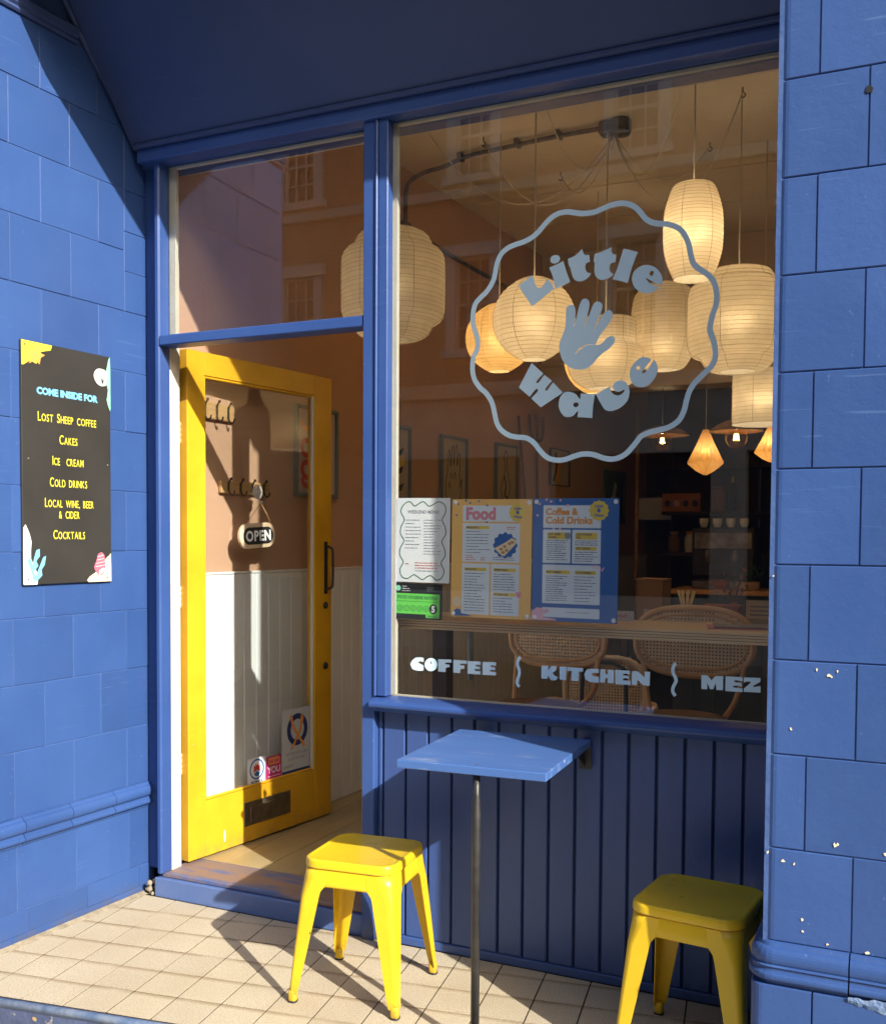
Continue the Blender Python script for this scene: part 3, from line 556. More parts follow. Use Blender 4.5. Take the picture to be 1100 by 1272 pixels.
# head
part('head', MB().cbox(-2.800, SX1, 3.150, 3.212, 2.898, 2.948, .004))
part('head_block', MB().cbox(-2.83, SX1, 3.213, 3.34, 2.8985, 2.99, .002), M_trim)
# transom bar
part('transom', MB().cbox(-2.716, -1.8005, 3.175, 3.255, 2.191, 2.231, .004))
# mullion: two members with raised bead
part('mullion', MB().cbox(-1.800, -1.7505, 3.170, 3.250, .0, 2.8975, .003))
part('mullion_bead', MB().cbox(-1.7500, -1.7405, 3.162, 3.235, .885, 2.8975, .003))
part('mullion', MB().cbox(-1.7400, -1.703, 3.170, 3.2115, .885, 2.8975, .003))
# glazing beads (bare putty)
gb = lambda *a: part('glazing_bead', MB().cbox(*a), M_cream)
gb(-1.7375, -1.690, 3.2185, 3.236, .885, 2.896, .001); gb(-1.6895, -.36, 3.2185, 3.236, 2.886, 2.896, .001); gb(-1.69, -.36, 3.2185, 3.232, .876, .889, .001)
gb(-2.7155, -2.684, 3.2385, 3.255, 2.2315, 2.896, .001); gb(-2.683, -1.801, 3.2385, 3.252, 2.885, 2.896, .001)
part('window_pane', MB().box(-1.7025, -.352, GY0, GY1, .880, 2.8975), M_glass)
part('transom_pane', MB().box(-2.7155, -1.8005, GY0 + .02, GY1 + .02, 2.2315, 2.8975), M_glass)
# sill with rounded nose
sp = [(3.211, .8848), (3.16, .879), (3.142, .874)] + [(3.142 - .014 * math.sin(R(a)), .860 + .014 * math.cos(R(a))) for a in range(20, 170, 25)] + [(3.150, .842), (3.165, .832), (3.19, .828), (3.211, .828)]
part('sill', MB().extr(sp, -1.7500, SX1))
# matchboard apron: each board its own part
part('apron_backing', MB().box(-1.7500, SX1, 3.214, 3.24, .0, .827), M_groove)
gx = [-1.775, -1.73, -1.639, -1.55, -1.46, -1.374, -1.285, -1.195, -1.105, -1.014, -.924, -.836, -.746, -.657, -.567, -.478, -.39, -.352]
gx[0] = -1.752
for x0, x1 in zip(gx, gx[1:]): part('board', MB().cbox(x0 + .004, x1 - .004, 3.199, 3.2135, .0305, .8275, .003), M_plank)
part('base_board', MB().cbox(-1.7500, SX1, 3.190, 3.2135, .0, .030, .003), M_plank)
# door step
st = part('door_step', MB().cbox(-2.765, -1.7975, 3.192, 3.222, -.002, .076, .003), M_stepf)
part('step_board', MB().cbox(-2.740, -1.7975, 3.2075, 3.42, .0765, .096, .004), M_step)

# ---- sloping soffit and fascia over the recess
can = thing('canopy', 'dark blue sloping soffit over the recessed shopfront', 'canopy')
sp2 = [(3.15, 2.949), (2.885, 3.285), (2.80, 3.395), (2.585, 3.66), (2.585, 3.75), (3.34, 3.75), (3.34, 2.991), (3.212, 2.991), (3.212, 2.949)]
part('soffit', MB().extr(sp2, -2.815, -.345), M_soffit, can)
fp = [(-2.868, 3.395), (-2.72, 3.375), (-2.47, 3.345), (-1.55, 3.50), (-.335, 3.483), (-.335, 4.1), (-2.868, 4.1)]  # unseen; bent lower edge shaped to cast the shadow on wall and mullion
fb = MB(); n = len(fp); fb.add([(x, 2.535, z) for x, z in fp] + [(x, 2.58, z) for x, z in fp], [list(range(n)), list(range(n, 2 * n))[::-1]] + [[i, (i + 1) % n, n + (i + 1) % n, n + i] for i in range(n)])
part('fascia', fb, M_wall, can)
tr = MB(); pth = [(3.20, 2.955), (2.885, 3.30), (2.80, 3.41), (2.62, 3.63)]
tr.tube([(LW0.x + (y - LW0.y) * math.tan(WA) + .012, y, z) for y, z in pth], .015, 8)
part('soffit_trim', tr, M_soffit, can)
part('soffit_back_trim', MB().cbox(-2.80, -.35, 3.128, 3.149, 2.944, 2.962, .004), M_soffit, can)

# ---- building above and neighbours
up_b = thing('shop_building', 'upper storey of the shop over the blue fascia', 'building')
M_br = bpy.data.materials.new('brickwork'); M_br.use_nodes = True
def brick_material(m, c1, c2, mo, sc=1.0, axis='XZ'):
    N = m.node_tree.nodes; Lk = m.node_tree.links; p = N['Principled BSDF']; p.inputs['Roughness'].default_value = .85
    g = N.new('ShaderNodeNewGeometry'); s = N.new('ShaderNodeSeparateXYZ'); c = N.new('ShaderNodeCombineXYZ'); b = N.new('ShaderNodeTexBrick')
    Lk.new(g.outputs['Position'], s.inputs[0]); Lk.new(s.outputs['X'], c.inputs[0]); Lk.new(s.outputs['Z'], c.inputs[1]); Lk.new(c.outputs[0], b.inputs['Vector'])
    b.inputs['Color1'].default_value = (*c1, 1); b.inputs['Color2'].default_value = (*c2, 1); b.inputs['Mortar'].default_value = (*mo, 1)
    b.inputs['Scale'].default_value = 1; b.inputs['Brick Width'].default_value = .225; b.inputs['Row Height'].default_value = .075; b.inputs['Mortar Size'].default_value = .008
    n = N.new('ShaderNodeTexNoise'); n.inputs['Scale'].default_value = 1.2; Lk.new(g.outputs['Position'], n.inputs['Vector'])
    h = N.new('ShaderNodeHueSaturation'); mr = N.new('ShaderNodeMapRange'); mr.inputs['To Min'].default_value = .65; mr.inputs['To Max'].default_value = 1.3
    Lk.new(n.outputs['Fac'], mr.inputs['Value']); Lk.new(mr.outputs[0], h.inputs['Value']); Lk.new(b.outputs['Color'], h.inputs['Color']); Lk.new(h.outputs[0], p.inputs['Base Color'])
brick_material(M_br, (.50, .25, .14), (.38, .18, .10), (.48, .38, .29))
part('upper_wall', MB().box(-7.5, 8, 2.59, 3.3, 4.1, 8.5), M_br, up_b)
part('string_course', MB().cbox(-7.5, 8, 2.49, 2.61, 4.08, 4.28, .01), M_cream, up_b)
part('left_front', MB().box(-7.5, -3.19, 2.205, 2.6, -.135, 4.1), M_trim, up_b)
part('left_return', MB().box(-3.19, -3.13, 2.2, 9, -.135, 4.1), M_trim, up_b)
part('right_front', MB().box(1.22, 8, 2.565, 3.2, -.135, 4.1), M_trim, up_b)
part('right_top', MB().box(-.33, 8, 2.58, 3.2, 3.70, 4.1), M_trim, up_b)
part('roof', MB().box(-7.5, 8, 2.59, 11, 8.5, 8.7), M_road, up_b)
M_wht = mat('white_sash_paint', (.66, .63, .57), .5); M_dgl = mat('dark_window_glass', (.02, .022, .025), .08)
M_stone = mat('pale_stone', (.70, .63, .52), .8, var=(2, (.5, .45, .37)), bump=[(30, .2)])
def sash(par, x, z, w, h, yf, sgn, surround=.16):
    """sash window, front plane y=yf, facing sgn*y"""
    o = yf; s = sgn
    y = lambda a, b: (min(o + s * a, o + s * b), max(o + s * a, o + s * b))
    fr = MB(); 
    for x0, x1, z0, z1 in ((x - w / 2 - surround, x - w / 2, z, z + h), (x + w / 2, x + w / 2 + surround, z, z + h), (x - w / 2 - surround * 1.3, x + w / 2 + surround * 1.3, z + h, z + h + .2), (x - w / 2 - surround * 1.4, x + w / 2 + surround * 1.4, z - .12, z)):
        fr.box(x0, x1, *y(.0, .07 if z1 - z0 > .3 else .12), z0, z1)
    win = obj('window', fr, M_wht, par)
    sb = MB(); t = .045
    for x0, x1, z0, z1 in ((x - w / 2, x - w / 2 + t, z, z + h), (x + w / 2 - t, x + w / 2, z, z + h), (x - w / 2, x + w / 2, z, z + t), (x - w / 2, x + w / 2, z + h - t, z + h), (x - w / 2, x + w / 2, z + h / 2 - t / 2, z + h / 2 + t / 2)): sb.box(x0, x1, *y(-.05, .0 - .004), z0, z1)
    for k in (1, 2): 
        if w > .5: sb.box(x - w / 2 + w * k / 3 - .012, x - w / 2 + w * k / 3 + .012, *y(-.045, -.012), z, z + h)
    for k in (1, 3): sb.box(x - w / 2, x + w / 2, *y(-.045, -.012), z + h * k / 4 - .012, z + h * k / 4 + .012)
    obj('sash_bar', sb, M_wht, win); obj('pane', MB().box(x - w / 2, x + w / 2, *y(-.075, -.06), z, z + h), M_dgl, win)
# terrace across the street, seen mirrored in the glass
ter = thing('brick_terrace', 'brick terrace with white sash windows across the street, mirrored in the glass', 'building')
wins = [(-16.2, .75), (-13.2, .75), (-10.05, .62), (-6.7, .62), (-4.03, .7), (-1.1, .7), (1.9, .7), (5, .7), (8, .7)]
YF = -9.0
mbw = MB(); xs = [-24] + [v for x, w in wins for v in (x - w / 2, x + w / 2)] + [24]
for z0, z1 in ((3.95, 4.5), (6.0, 7.3), (8.6, 9.3)): mbw.box(-24, 24, YF - .4, YF, z0, z1)
for z0, z1 in ((4.5, 6.0), (7.3, 8.6)):
    for i in range(0, len(xs), 2): mbw.box(xs[i], xs[i + 1], YF - .4, YF, z0, z1)
part('wall', mbw, M_br, ter)
for x, w in wins: sash(ter, x, 4.5, w, 1.5, YF, 1); sash(ter, x, 7.3, w, 1.3, YF, 1)
part('stringcourse', MB().cbox(-24, 24, YF, YF + .12, 3.72, 3.95, .02).box(-24, 24, YF - .4, YF, 3.72, 3.95), M_stone, ter)
part('stringcourse', MB().cbox(-24, 24, YF + .001, YF + .09, 6.95, 7.12, .02), M_stone, ter)
part('cornice', MB().cbox(-24, 24, YF - .4, YF + .3, 9.3, 9.5, .03), M_stone, ter)
gf = MB().box(-24, 24, YF - .4, YF - .02, 2.75, 3.72)
for x in (-22, -18, -14.6, -11.6, -8.6, -5.6, -2.6, .4, 3.4, 6.4, 10, 14, 18, 22): gf.box(x - .25, x + .25, YF - .4, YF + .04, -.12, 2.75)
gf.box(-24, 24, YF - .39, YF - .03, -.12, .55)
part('shop_ground_floor', gf, M_stone, ter)
part('shop_window', MB().box(-24, 24, YF - .3, YF - .26, .55, 2.75), M_dgl, ter)
for x in range(-22, 23, 3): part('quoin', MB().cbox(x + .6, x + .9, YF, YF + .03, 8.2, 8.9, .01), M_stone, ter) if False else None
part('terrace_back', MB().box(-24, 24, YF - 8, YF - .41, -.12, 9.2), M_br, ter)
# ------------------------------------------------------------------ door, open inwards
D0 = (-2.704, 3.33, .105); DA = R(7.9); DX = Vector((math.sin(DA), math.cos(DA), 0)); F_D = frame(D0, DX)
door = thing('door', 'yellow glazed timber door standing open inwards at the left of the shopfront', 'door', F_D)
DH = 2.100; DT = .045
obj('stile', MB().cbox(0, .0955, 0, DH, -DT, 0, .003), M_yel, door); obj('stile', MB().cbox(.7955, .92, 0, DH, -DT, 0, .003), M_yel, door)
obj('rail', MB().cbox(.0957, .7953, 0, .235, -DT + .0005, -.0005, .002), M_yel, door); obj('rail', MB().cbox(.0957, .7953, 2.005, DH, -DT + .0005, -.0005, .002), M_yel, door)
obj('door_glass', MB().box(.0965, .7945, .2355, 2.0045, -.026, -.021), M_glass, door)
for a in ((.0962, .106, .2355, 2.004), (.785, .7950, .2355, 2.004)): obj('glass_bead', MB().cbox(a[0], a[1], a[2], a[3], -.0205, -.004, .003), M_yel if a[0] < .5 else M_cream, door)
for a in ((.1065, .7845, .2357, .246), (.1065, .7845, 1.994, 2.0043)): obj('glass_bead', MB().cbox(*a, -.0205, -.004, .003), M_yel, door)
lp = obj('letter_plate', MB().cbox(.318, .620, .071, .176, 0, .006, .002), M_letterbox, door)
obj('letter_flap', MB().cbox(.352, .588, .090, .156, .0062, .0105, .002), M_letterbox, lp)
obj('handle_grip', MB().tube(spline([(.874, 1.09, .006), (.874, 1.10, .034), (.874, 1.125, .044), (.874, 1.265, .044), (.874, 1.29, .034), (.874, 1.30, .006)], 5), .006, 10), M_black, obj('pull_handle', MB().cbox(.862, .886, 1.07, 1.32, 0, .005, .002), M_black, door))
for y in (1.015, .724):
    k = obj('keyhole', MB().lathe([(.001, .008), (.012, .008), (.017, .004), (.018, 0)], 20), M_black, door, Matrix.Translation((.874, y, 0)))
for y in (.36, 1.05, 1.72):
    hb = MB(); 
    for q in range(4): hb.tube([(-.004, y + q * .022, -.044), (-.004, y + q * .022 + .02, -.044)], .006, 8)
    obj('hinge', hb, M_cream, door)
ws = obj('weather_mark', MB().prism(ell(.128 + .075, .06, .006, .028, 9), 0.0002, .0012), M_cream, door)

# stickers on the door glass
def on_glass(z): return F_D @ Matrix.Translation((0, -.105, z))
FS = on_glass(-.0205)
def sheet(name, label, cat, F, x0, y0, x1, y1, m, t=.0012, r=0, group=None, extra=None):
    w, h = x1 - x0, y1 - y0
    t_ = thing(name, label, cat, F @ Matrix.Translation((x0, y0, 0)), group)
    obj('sheet', MB().prism(rrect(0, 0, w, h, r, 3), 0, t) if r else MB().box(0, w, 0, h, 0, t), m, t_)
    return t_
def let(par, me, m, name='lettering'): return obj(name, me, m, par)
M_clear = mat('translucent_sticker', (.60, .64, .66), .4)
s = sheet('door_sticker', 'tall pale sticker with navy plate and crossed orange cutlery low on the door glass', 'sticker', FS, .588, .336, .782, .648, M_clear)
lp_ = lambda n, loops, m, par, z=.0014, t=.0005: obj(n, shape(n, loops, t, z), m, par)
lp_('plate_ring', [ell(.106, .212, .072, .075, 32), ell(.106, .212, .047, .049, 28)], P_navy, s)
lp_('fork', [[(.060, .125), (.070, .120), (.132, .205), (.150, .262), (.138, .285), (.128, .270), (.122, .215)]], P_orange, s, .002)
lp_('knife', [[(.150, .122), (.160, .130), (.080, .235), (.066, .290), (.052, .278), (.068, .225)]], P_orange, s, .0026)
let(s, text('KIDS DISCOUNT HERE', .0185, 'CENTER', .0, .80, z=.0014, x=.1, y=.096), P_grey); let(s, text('ACCEPTED HERE', .0185, 'CENTER', .0, .85, z=.0014, x=.1, y=.072), P_grey)
obj('base_band', MB().box(0, .194, 0, .026, .0013, .0018), P_navy, s)
for y, w_ in ((.048, .07), (.042, .055)): obj('small_print', MB().box(.012, .012 + w_, y, y + .0016, .0013, .0017), P_navy, s)
s = sheet('door_sticker', 'square white sticker with a round blue-ringed crest reading MEMBER on the door glass', 'sticker', FS, .367, .345, .478, .462, P_white)
lp_('crest_ring', [ell(.055, .066, .046, .046, 32), ell(.055, .066, .039, .039, 28)], P_blue, s)
lp_('crest', [[(.035, .05), (.037, .085), (.044, .078), (.050, .092), (.056, .080), (.062, .092), (.068, .078), (.074, .086), (.076, .05), (.056, .062)]], P_red, s)
lp_('crest_wave', [[(.036, .046), (.056, .058), (.076, .046), (.066, .036), (.046, .036)]], P_blue, s); lp_('crest_field', [[(.048, .034), (.064, .034), (.057, .045)]], P_green, s, .002)
let(s, text('MEMBER', .0165, 'CENTER', .0004, 1.0, z=.0014, x=.055, y=.004, space=1.25), P_blue)
s = sheet('door_sticker', 'small magenta sticker reading YOU between the crest and the cutlery sticker', 'sticker', FS, .484, .345, .583, .452, P_mag)
obj('orange_panel', MB().prism(rrect(.012, .068, .088, .100, .005, 3), .0013, .0019), P_orange, s)
let(s, text('WE ARE', .02, 'CENTER', .0005, .9, z=.002, x=.05, y=.076), P_mag); let(s, text('YOU', .042, 'CENTER', .0008, .95, z=.0014, x=.05, y=.030), P_white)
obj('small_print', MB().box(.01, .09, .014, .017, .0013, .0018), P_white, s)

# OPEN sign hanging from a suction cup
FO = on_glass(-.004)
sg = thing('open_sign', 'capsule-shaped OPEN sign hanging by string from a suction cup on the door glass', 'sign', FO @ Matrix.Translation((.40, 1.452, 0)))
M_signw = mat('sign_wood', (.62, .50, .34), .5, var=(20, (.5, .38, .24)))
obj('board', MB().prism(rrect(-.112, -.055, .112, .055, .052, 8), .0, .016, .003), M_signw, sg, Matrix.Rotation(R(3), 4, 'Z'))
obj('face', MB().prism(rrect(-.092, -.037, .092, .037, .034, 8), .0162, .018), P_black, sg, Matrix.Rotation(R(3), 4, 'Z'))
obj('lettering', text('OPEN', .062, 'CENTER', .0022, .92, z=.0182, y=-.0215, space=1.12), P_white, sg, Matrix.Rotation(R(3), 4, 'Z'))
M_cup = mat('clear_suction_cup', (.50, .47, .43), .15, coat=.6)
obj('suction_cup', MB().lathe([(.001, .014), (.008, .013), (.012, .006), (.024, .003), (.032, .0)], 24), M_cup, sg, Matrix.Translation((.025, .192, -.012)))
obj('hook', MB().tube(spline([(.025, .185, .0), (.012, .168, .008), (.008, .150, .014), (.018, .142, .016), (.028, .150, .014)], 4), .003, 6), M_cup, sg)
for sx in (-.07, .085): obj('string', MB().tube([(.016, .144, .015), (sx * .5 + .008, .10, .016), (sx, .050, .016)], .0016, 6), M_pine, sg)

# ------------------------------------------------------------------ menu board on the left wall
bo = frame((-2.8480 + .0, 2.6204, 1.2727), LWX)
P_line = flat('print_line_black', (.02, .018, .016))
mb_ = thing('menu_board', 'tall black menu board with yellow lettering and painted seashells screwed to the blue wall', 'sign', bo)
obj('panel', MB().cbox(0, .409, 0, .857, -.0105, 0, .0015), M_board, mb_)
mm = lambda k: [(a / 1000.0, b / 1000.0) for a, b in zip(DD[k][::2], DD[k][1::2])]
def bshape(n, k, m, z=.0003, t=.0006):
    l = [(min(.4085, max(.0005, a)), min(.8565, max(.0005, b))) for a, b in mm(k)]; return lp_(n, [l], m, mb_, z, t)
bshape('yellow_corner', 'b_yellow', P_yt); bshape('starfish', 'b_star', P_orange, .001); bshape('green_edge', 'b_green', P_mint); bshape('scallop_shell', 'b_shell', P_shell, .001)
bshape('white_corner', 'b_white', P_shell); bshape('seaweed', 'b_weed1', P_cyan, .001); bshape('seaweed', 'b_weed2', P_cyan, .001); bshape('sand_corner', 'b_sand', P_cream); bshape('conch_shell', 'b_conch', P_rose, .001); bshape('conch_opening', 'b_conchhole', P_shell, .0017)
sh = mm('b_shell'); cx_ = sum(p[0] for p in sh) / len(sh); by_ = min(p[1] for p in sh) + .008
for k in range(5): obj('shell_line', MB().ribbon([(cx_ + .006, by_), (cx_ - .016 + .010 * k, by_ + .052 - .004 * abs(k - 2))], .0018, .0020), P_line, mb_)
cq = mm('b_conch'); c0, c1 = min(p[0] for p in cq), max(p[0] for p in cq); d0, d1 = min(p[1] for p in cq), max(p[1] for p in cq)
for k in range(4): yy = d0 + (d1 - d0) * (.42 + .14 * k); q_ = (c1 - c0) * (.10 + .07 * k); obj('shell_line', MB().ribbon([(c0 + q_, yy - .003), (c1 - q_ * .6, yy + .003)], .0016, .0020), P_shell, mb_)
let(mb_, text('COME INSIDE FOR', .033, 'CENTER', .0017, 1.02, z=.0006, x=.203, y=.677), P_cyan)
def menu_line(s, cx, y, w):
    # small capitals: first letters of words tall
    runs = []
    for i_, ch_ in enumerate(s):
        runs.append((ch_, (i_ == 0 or s[i_ - 1] == ' ') and not (ch_ in '&C' and s.endswith('CIDER')) and not s[i_:].startswith(('COFFEE', 'CREAM', 'DRINKS', 'WINE', 'BEER'))))
    pen = 0; pieces = []
    for ch_, big in runs:
        if ch_ == ' ': pen += .014; continue
        tm = text(ch_, .047 if big else .038, 'LEFT', .00035, .62, z=.0006); xs_ = [v.co.x for v in tm.vertices]; x0_, x1_ = min(xs_), max(xs_)
        pieces.append((tm, pen - x0_)); pen += x1_ - x0_ + .0032
    k_ = w / pen
    for tm, dx in pieces:
        for v in tm.vertices: v.co.x = cx + (v.co.x + dx - pen / 2) * k_; v.co.y += y - .015
        let(mb_, tm, P_yt, 'letter')
for s_, cx, y, w_ in (('LOST SHEEP COFFEE', .204, .597, .272), ('CAKES', .206, .521, .086), ('ICE  CREAM', .204, .444, .146), ('COLD DRINKS', .206, .366, .175), ('LOCAL WINE, BEER', .210, .292, .228), ('& CIDER', .207, .252, .098), ('COCKTAILS', .207, .177, .15)): menu_line(s_, cx, y, w_)
for x, y in ((.015, .842), (.027, .444), (.393, .444), (.022, .020), (.387, .015)): obj('screw', MB().lathe([(.001, .003), (.003, .0028), (.0042, .0006)], 10), M_steel, mb_, Matrix.Translation((x, y, 0)))

# ------------------------------------------------------------------ lettering and logo on the window
FG = frame((0, 3.2113, 0), (1, 0, 0))
logo = thing('window_logo', 'pale blue vinyl logo with wavy ring, hand and the words Little Wave on the window', 'logo', FG)
ring = pairs(DD['ring'])
rb_ = MB().ribbon(ring, .0172, 0, .0006, True); obj('wavy_ring', rb_, M_vinyl, logo)
for nm, loops in DD['logo']:
    obj('hand' if nm == 'hand' else 'letter', shape('letter', [pairs(l) for l in loops]), M_vinyl, logo)
slog = thing('window_lettering', 'row of pale vinyl letters COFFEE KITCHEN MEZ low on the window', 'lettering', FG)
for nm, loops in DD['slogan']: obj('letter', shape('letter', [pairs(l) for l in loops]), M_vinyl, slog)
for q in DD['squig']: obj('squiggle', MB().ribbon(spline([(*p, 0) for p in pairs(q)], 5), .0105), M_vinyl, slog)

# ------------------------------------------------------------------ posters inside the glass
FI = frame((0, 3.2212, 0), (1, 0, 0))
def poster(label, x, y, w, h, m, rot=0.0):
    t = thing('poster', label, 'poster', FI @ Matrix.Translation((x, y, 0)) @ Matrix.Rotation(rot, 4, 'Z'))
    obj('sheet', MB().box(0, w, 0, h, 0, .0011), m, t); return t
def bars(par, x, y0, y1, n, w, m, seed=0, h=.0026, gap=.0):
    rnd = random.Random(seed); mb = MB()
    for i in range(n):
        y = y1 - (y1 - y0) * i / max(1, n - 1); xx = x; end = x + w * rnd.choice((1, .92, .8, .6, .95))
        while xx < end - .004:
            l = min(rnd.uniform(.006, .02), end - xx); mb.box(xx, xx + l, y, y + h * .8 * rnd.uniform(.75, 1.1), .0020, .0023); xx += l + .0025
    return obj('small_print', mb, m, par, stuff=True)
def scallop(x0, y0, x1, y1, r=.0035):
    o = []
    def edge(ax, ay, bx, by):
        L_ = math.hypot(bx - ax, by - ay); n = max(2, int(round(L_ / (2 * r)))); dx, dy = (bx - ax) / n, (by - ay) / n; nx, ny = dy / (L_ / n), -dx / (L_ / n)
        for i in range(n): o.append((ax + dx * i, ay + dy * i)); o.append((ax + dx * (i + .5) + nx * r * .7, ay + dy * (i + .5) + ny * r * .7))
    edge(x0, y0, x1, y0); edge(x1, y0, x1, y1); edge(x1, y1, x0, y1); edge(x0, y1, x0, y0); return o
def badge(par, cx, cy, r, m, m2):
    pts = [(cx + (r + .06 * r * math.cos(12 * a)) * math.cos(a), cy + (r + .06 * r * math.cos(12 * a)) * math.sin(a)) for a in [2 * math.pi * i / 72 for i in range(72)]]
    lp_('badge', [pts], m, par, .0024)
    for w_, sg_, yo in (('Little', 1, .33), ('Wave', -1, -.62)): let(par, text(w_, r * .42, 'CENTER', r * .012, 1, z=.0031, x=cx, y=cy + yo * r), m2)
    lp_('badge_hand', [[(cx + a * r * .012, cy + b * r * .012) for a, b in ((-9, -14), (-17, 4), (-14, 20), (-8, 8), (-5, 25), (-1, 10), (5, 26), (5, 8), (13, 19), (10, 2), (20, 8), (12, -8), (4, -17))]], m2, par, .0031)
def dots(par, m, pts, r=.0035):
    for x, y in pts: obj('dot', MB().prism(ell(x, y, r, r, 10), .0012, .0018), m, par)
def pins(par, w, h, m=M_cup):
    for x, y in ((.011, .011), (w - .011, .011), (.011, h - .011), (w - .011, h - .011)): obj('suction_pin', MB().lathe([(.001, .0055), (.004, .005), (.0075, .0015), (.008, .0)], 14), P_white, par, Matrix.Translation((x, y, .0012)))
# weekend menu
w, h = .208, .296
p = poster('white weekend menu sheet with a wavy green border, leftmost on the window', -1.691, 1.2915, w, h, P_white, R(-.6))
wl = []
def wav(t): 
    return
pts = [(.030, .275), (.052, .283), (.070, .268), (.088, .277), (.105, .283), (.125, .268), (.140, .272), (.165, .283), (.188, .270), (.190, .245), (.178, .220), (.190, .195), (.192, .170), (.178, .145), (.188, .120), (.191, .095), (.176, .070), (.188, .045), (.180, .020), (.160, .010), (.140, .024), (.125, .022), (.105, .010), (.085, .020), (.070, .026), (.045, .012), (.022, .020), (.016, .045), (.028, .070), (.014, .095), (.016, .12), (.030, .145), (.016, .170), (.018, .195), (.030, .220), (.016, .250)]
obj('wavy_border', MB().ribbon(spline([(a, b, 0) for a, b in pts], 4, True), .0034, .0012, .0004, True), P_green, p)
let(p, text('WEEKEND MENU', .0165, 'CENTER', .0003, .95, z=.0013, x=.104, y=.242), P_grey)
bars(p, .036, .12, .218, 9, .06, P_grey, 1); bars(p, .108, .10, .218, 13, .066, P_grey, 2); bars(p, .036, .062, .064, 1, .02, P_red, 3); bars(p, .075, .05, .068, 3, .098, P_red, 4); bars(p, .075, .036, .04, 1, .098, P_grey, 5)
# food menu
w, h = .2935, .405
p = poster('ochre-yellow Food menu poster in the middle of the window posters', -1.4765, 1.176, w, h, P_ochre, R(-.5))
lp_('panel', [scallop(.042, .330, .250, .382)], P_pale, p, .0012); lp_('panel', [scallop(.042, .192, .250, .322)], P_pale, p, .0012)
lp_('panel', [scallop(.042, .012, .142, .184)], P_pale, p, .0012); lp_('panel', [scallop(.150, .012, .250, .184)], P_pale, p, .0012)
let(p, text('Food', .056, 'LEFT', .0028, .96, z=.0019, x=.052, y=.337), P_pink)
badge(p, .243, .360, .030, P_yel, P_blue)
for x0, y0, x1 in ((.053, .303, .140), (.050, .160, .132), (.158, .160, .240), (.158, .077, .240)): obj('heading_band', MB().prism(rrect(x0, y0, x1, y0 + .011, .004, 3), .0018, .0022), P_yel, p)
let(p, text('MEZE BOX', .0082, 'LEFT', .0002, 1.1, z=.0024, x=.057, y=.3055), P_ink); let(p, text('SNACK PITS', .0082, 'LEFT', .0002, .95, z=.0024, x=.053, y=.1625), P_ink); let(p, text('SWEET TREATS', .0082, 'LEFT', .0002, .9, z=.0024, x=.161, y=.1625), P_ink); let(p, text('ICE CREAM TUBS', .0082, 'LEFT', .0002, .8, z=.0024, x=.161, y=.0795), P_ink)
bars(p, .055, .222, .294, 8, .088, P_ink, 11); bars(p, .055, .197, .212, 3, .04, P_red, 12); bars(p, .110, .197, .204, 2, .022, P_red, 13); bars(p, .205, .303, .309, 2, .035, P_red, 14)
bars(p, .050, .022, .150, 14, .080, P_ink, 15); bars(p, .158, .098, .150, 7, .080, P_ink, 16); bars(p, .158, .022, .068, 6, .075, P_ink, 17); bars(p, .155, .199, .206, 2, .085, P_ink, 18)
lp_('food_photo', [[(.199 + (.042 + .003 * math.cos(12 * a)) * math.cos(a), .249 + (.042 + .003 * math.cos(12 * a)) * math.sin(a)) for a in [6.2832 * i / 72 for i in range(72)]]], P_blue, p, .0018)
lp_('food_box', [[(.160, .238), (.205, .262), (.222, .274), (.238, .268), (.236, .252), (.222, .238), (.196, .212), (.186, .215)]], P_cream, p, .0024); 
for x, y in ((.185, .236), (.198, .245), (.205, .232), (.215, .255), (.225, .260), (.192, .225)): obj('food_piece', MB().prism(ell(x, y, .0065, .005, 8), .003, .0036), P_brown, p)
dots(p, P_blue, ((.018, .350), (.024, .388), (.052, .400), (.068, .392), (.101, .398), (.131, .384), (.131, .327)))
lp_('blue_blob', [spline([(.010, .005, 0), (.012, .020, 0), (.022, .028, 0), (.036, .026, 0), (.040, .012, 0), (.060, .008, 0), (.078, .004, 0)], 3)], P_blue, p, .0024) if False else lp_('blue_blob', [[(.010, .004), (.011, .018), (.022, .028), (.036, .026), (.041, .012), (.062, .010), (.080, .004)]], P_blue, p, .0026)
obj('pale_spot', MB().prism(ell(.024, .052, .017, .017, 20), .0019, .0023), P_cream, p); bars(p, .013, .044, .060, 3, .02, P_orange, 20); obj('ice_cream_mark', MB().prism([(.240, .092), (.262, .092), (.257, .074), (.246, .074)], .0026, .0031), P_pink, p); pins(p, w, h)
# drinks menu
w, h = .2925, .406
p = poster('blue Coffee and Cold Drinks menu poster, rightmost on the window', -1.1785, 1.1745, w, h, P_blue, R(-.4))
lp_('panel', [scallop(.037, .310, .232, .382)], P_pale, p, .0012); lp_('panel', [scallop(.037, .194, .130, .302)], P_pale, p, .0012); lp_('panel', [scallop(.138, .194, .232, .302)], P_pale, p, .0012)
lp_('panel', [scallop(.037, .060, .232, .186)], P_pale, p, .0012); lp_('panel', [scallop(.037, .014, .232, .044)], P_pale, p, .0012)
let(p, text('Coffee &', .031, 'LEFT', .0011, .98, z=.0019, x=.044, y=.352), P_orange); let(p, text('Cold Drinks', .031, 'LEFT', .0011, 1.04, z=.0019, x=.044, y=.3235), P_orange)
badge(p, .226, .366, .032, P_yel, P_blue)
for x0, y0, x1, hh in ((.051, .272, .122, .022), (.147, .272, .222, .022), (.147, .236, .220, .012), (.047, .157, .132, .012), (.147, .157, .220, .012)): obj('heading_band', MB().prism(rrect(x0, y0, x1, y0 + hh, .005, 3), .0018, .0022), P_yel, p)
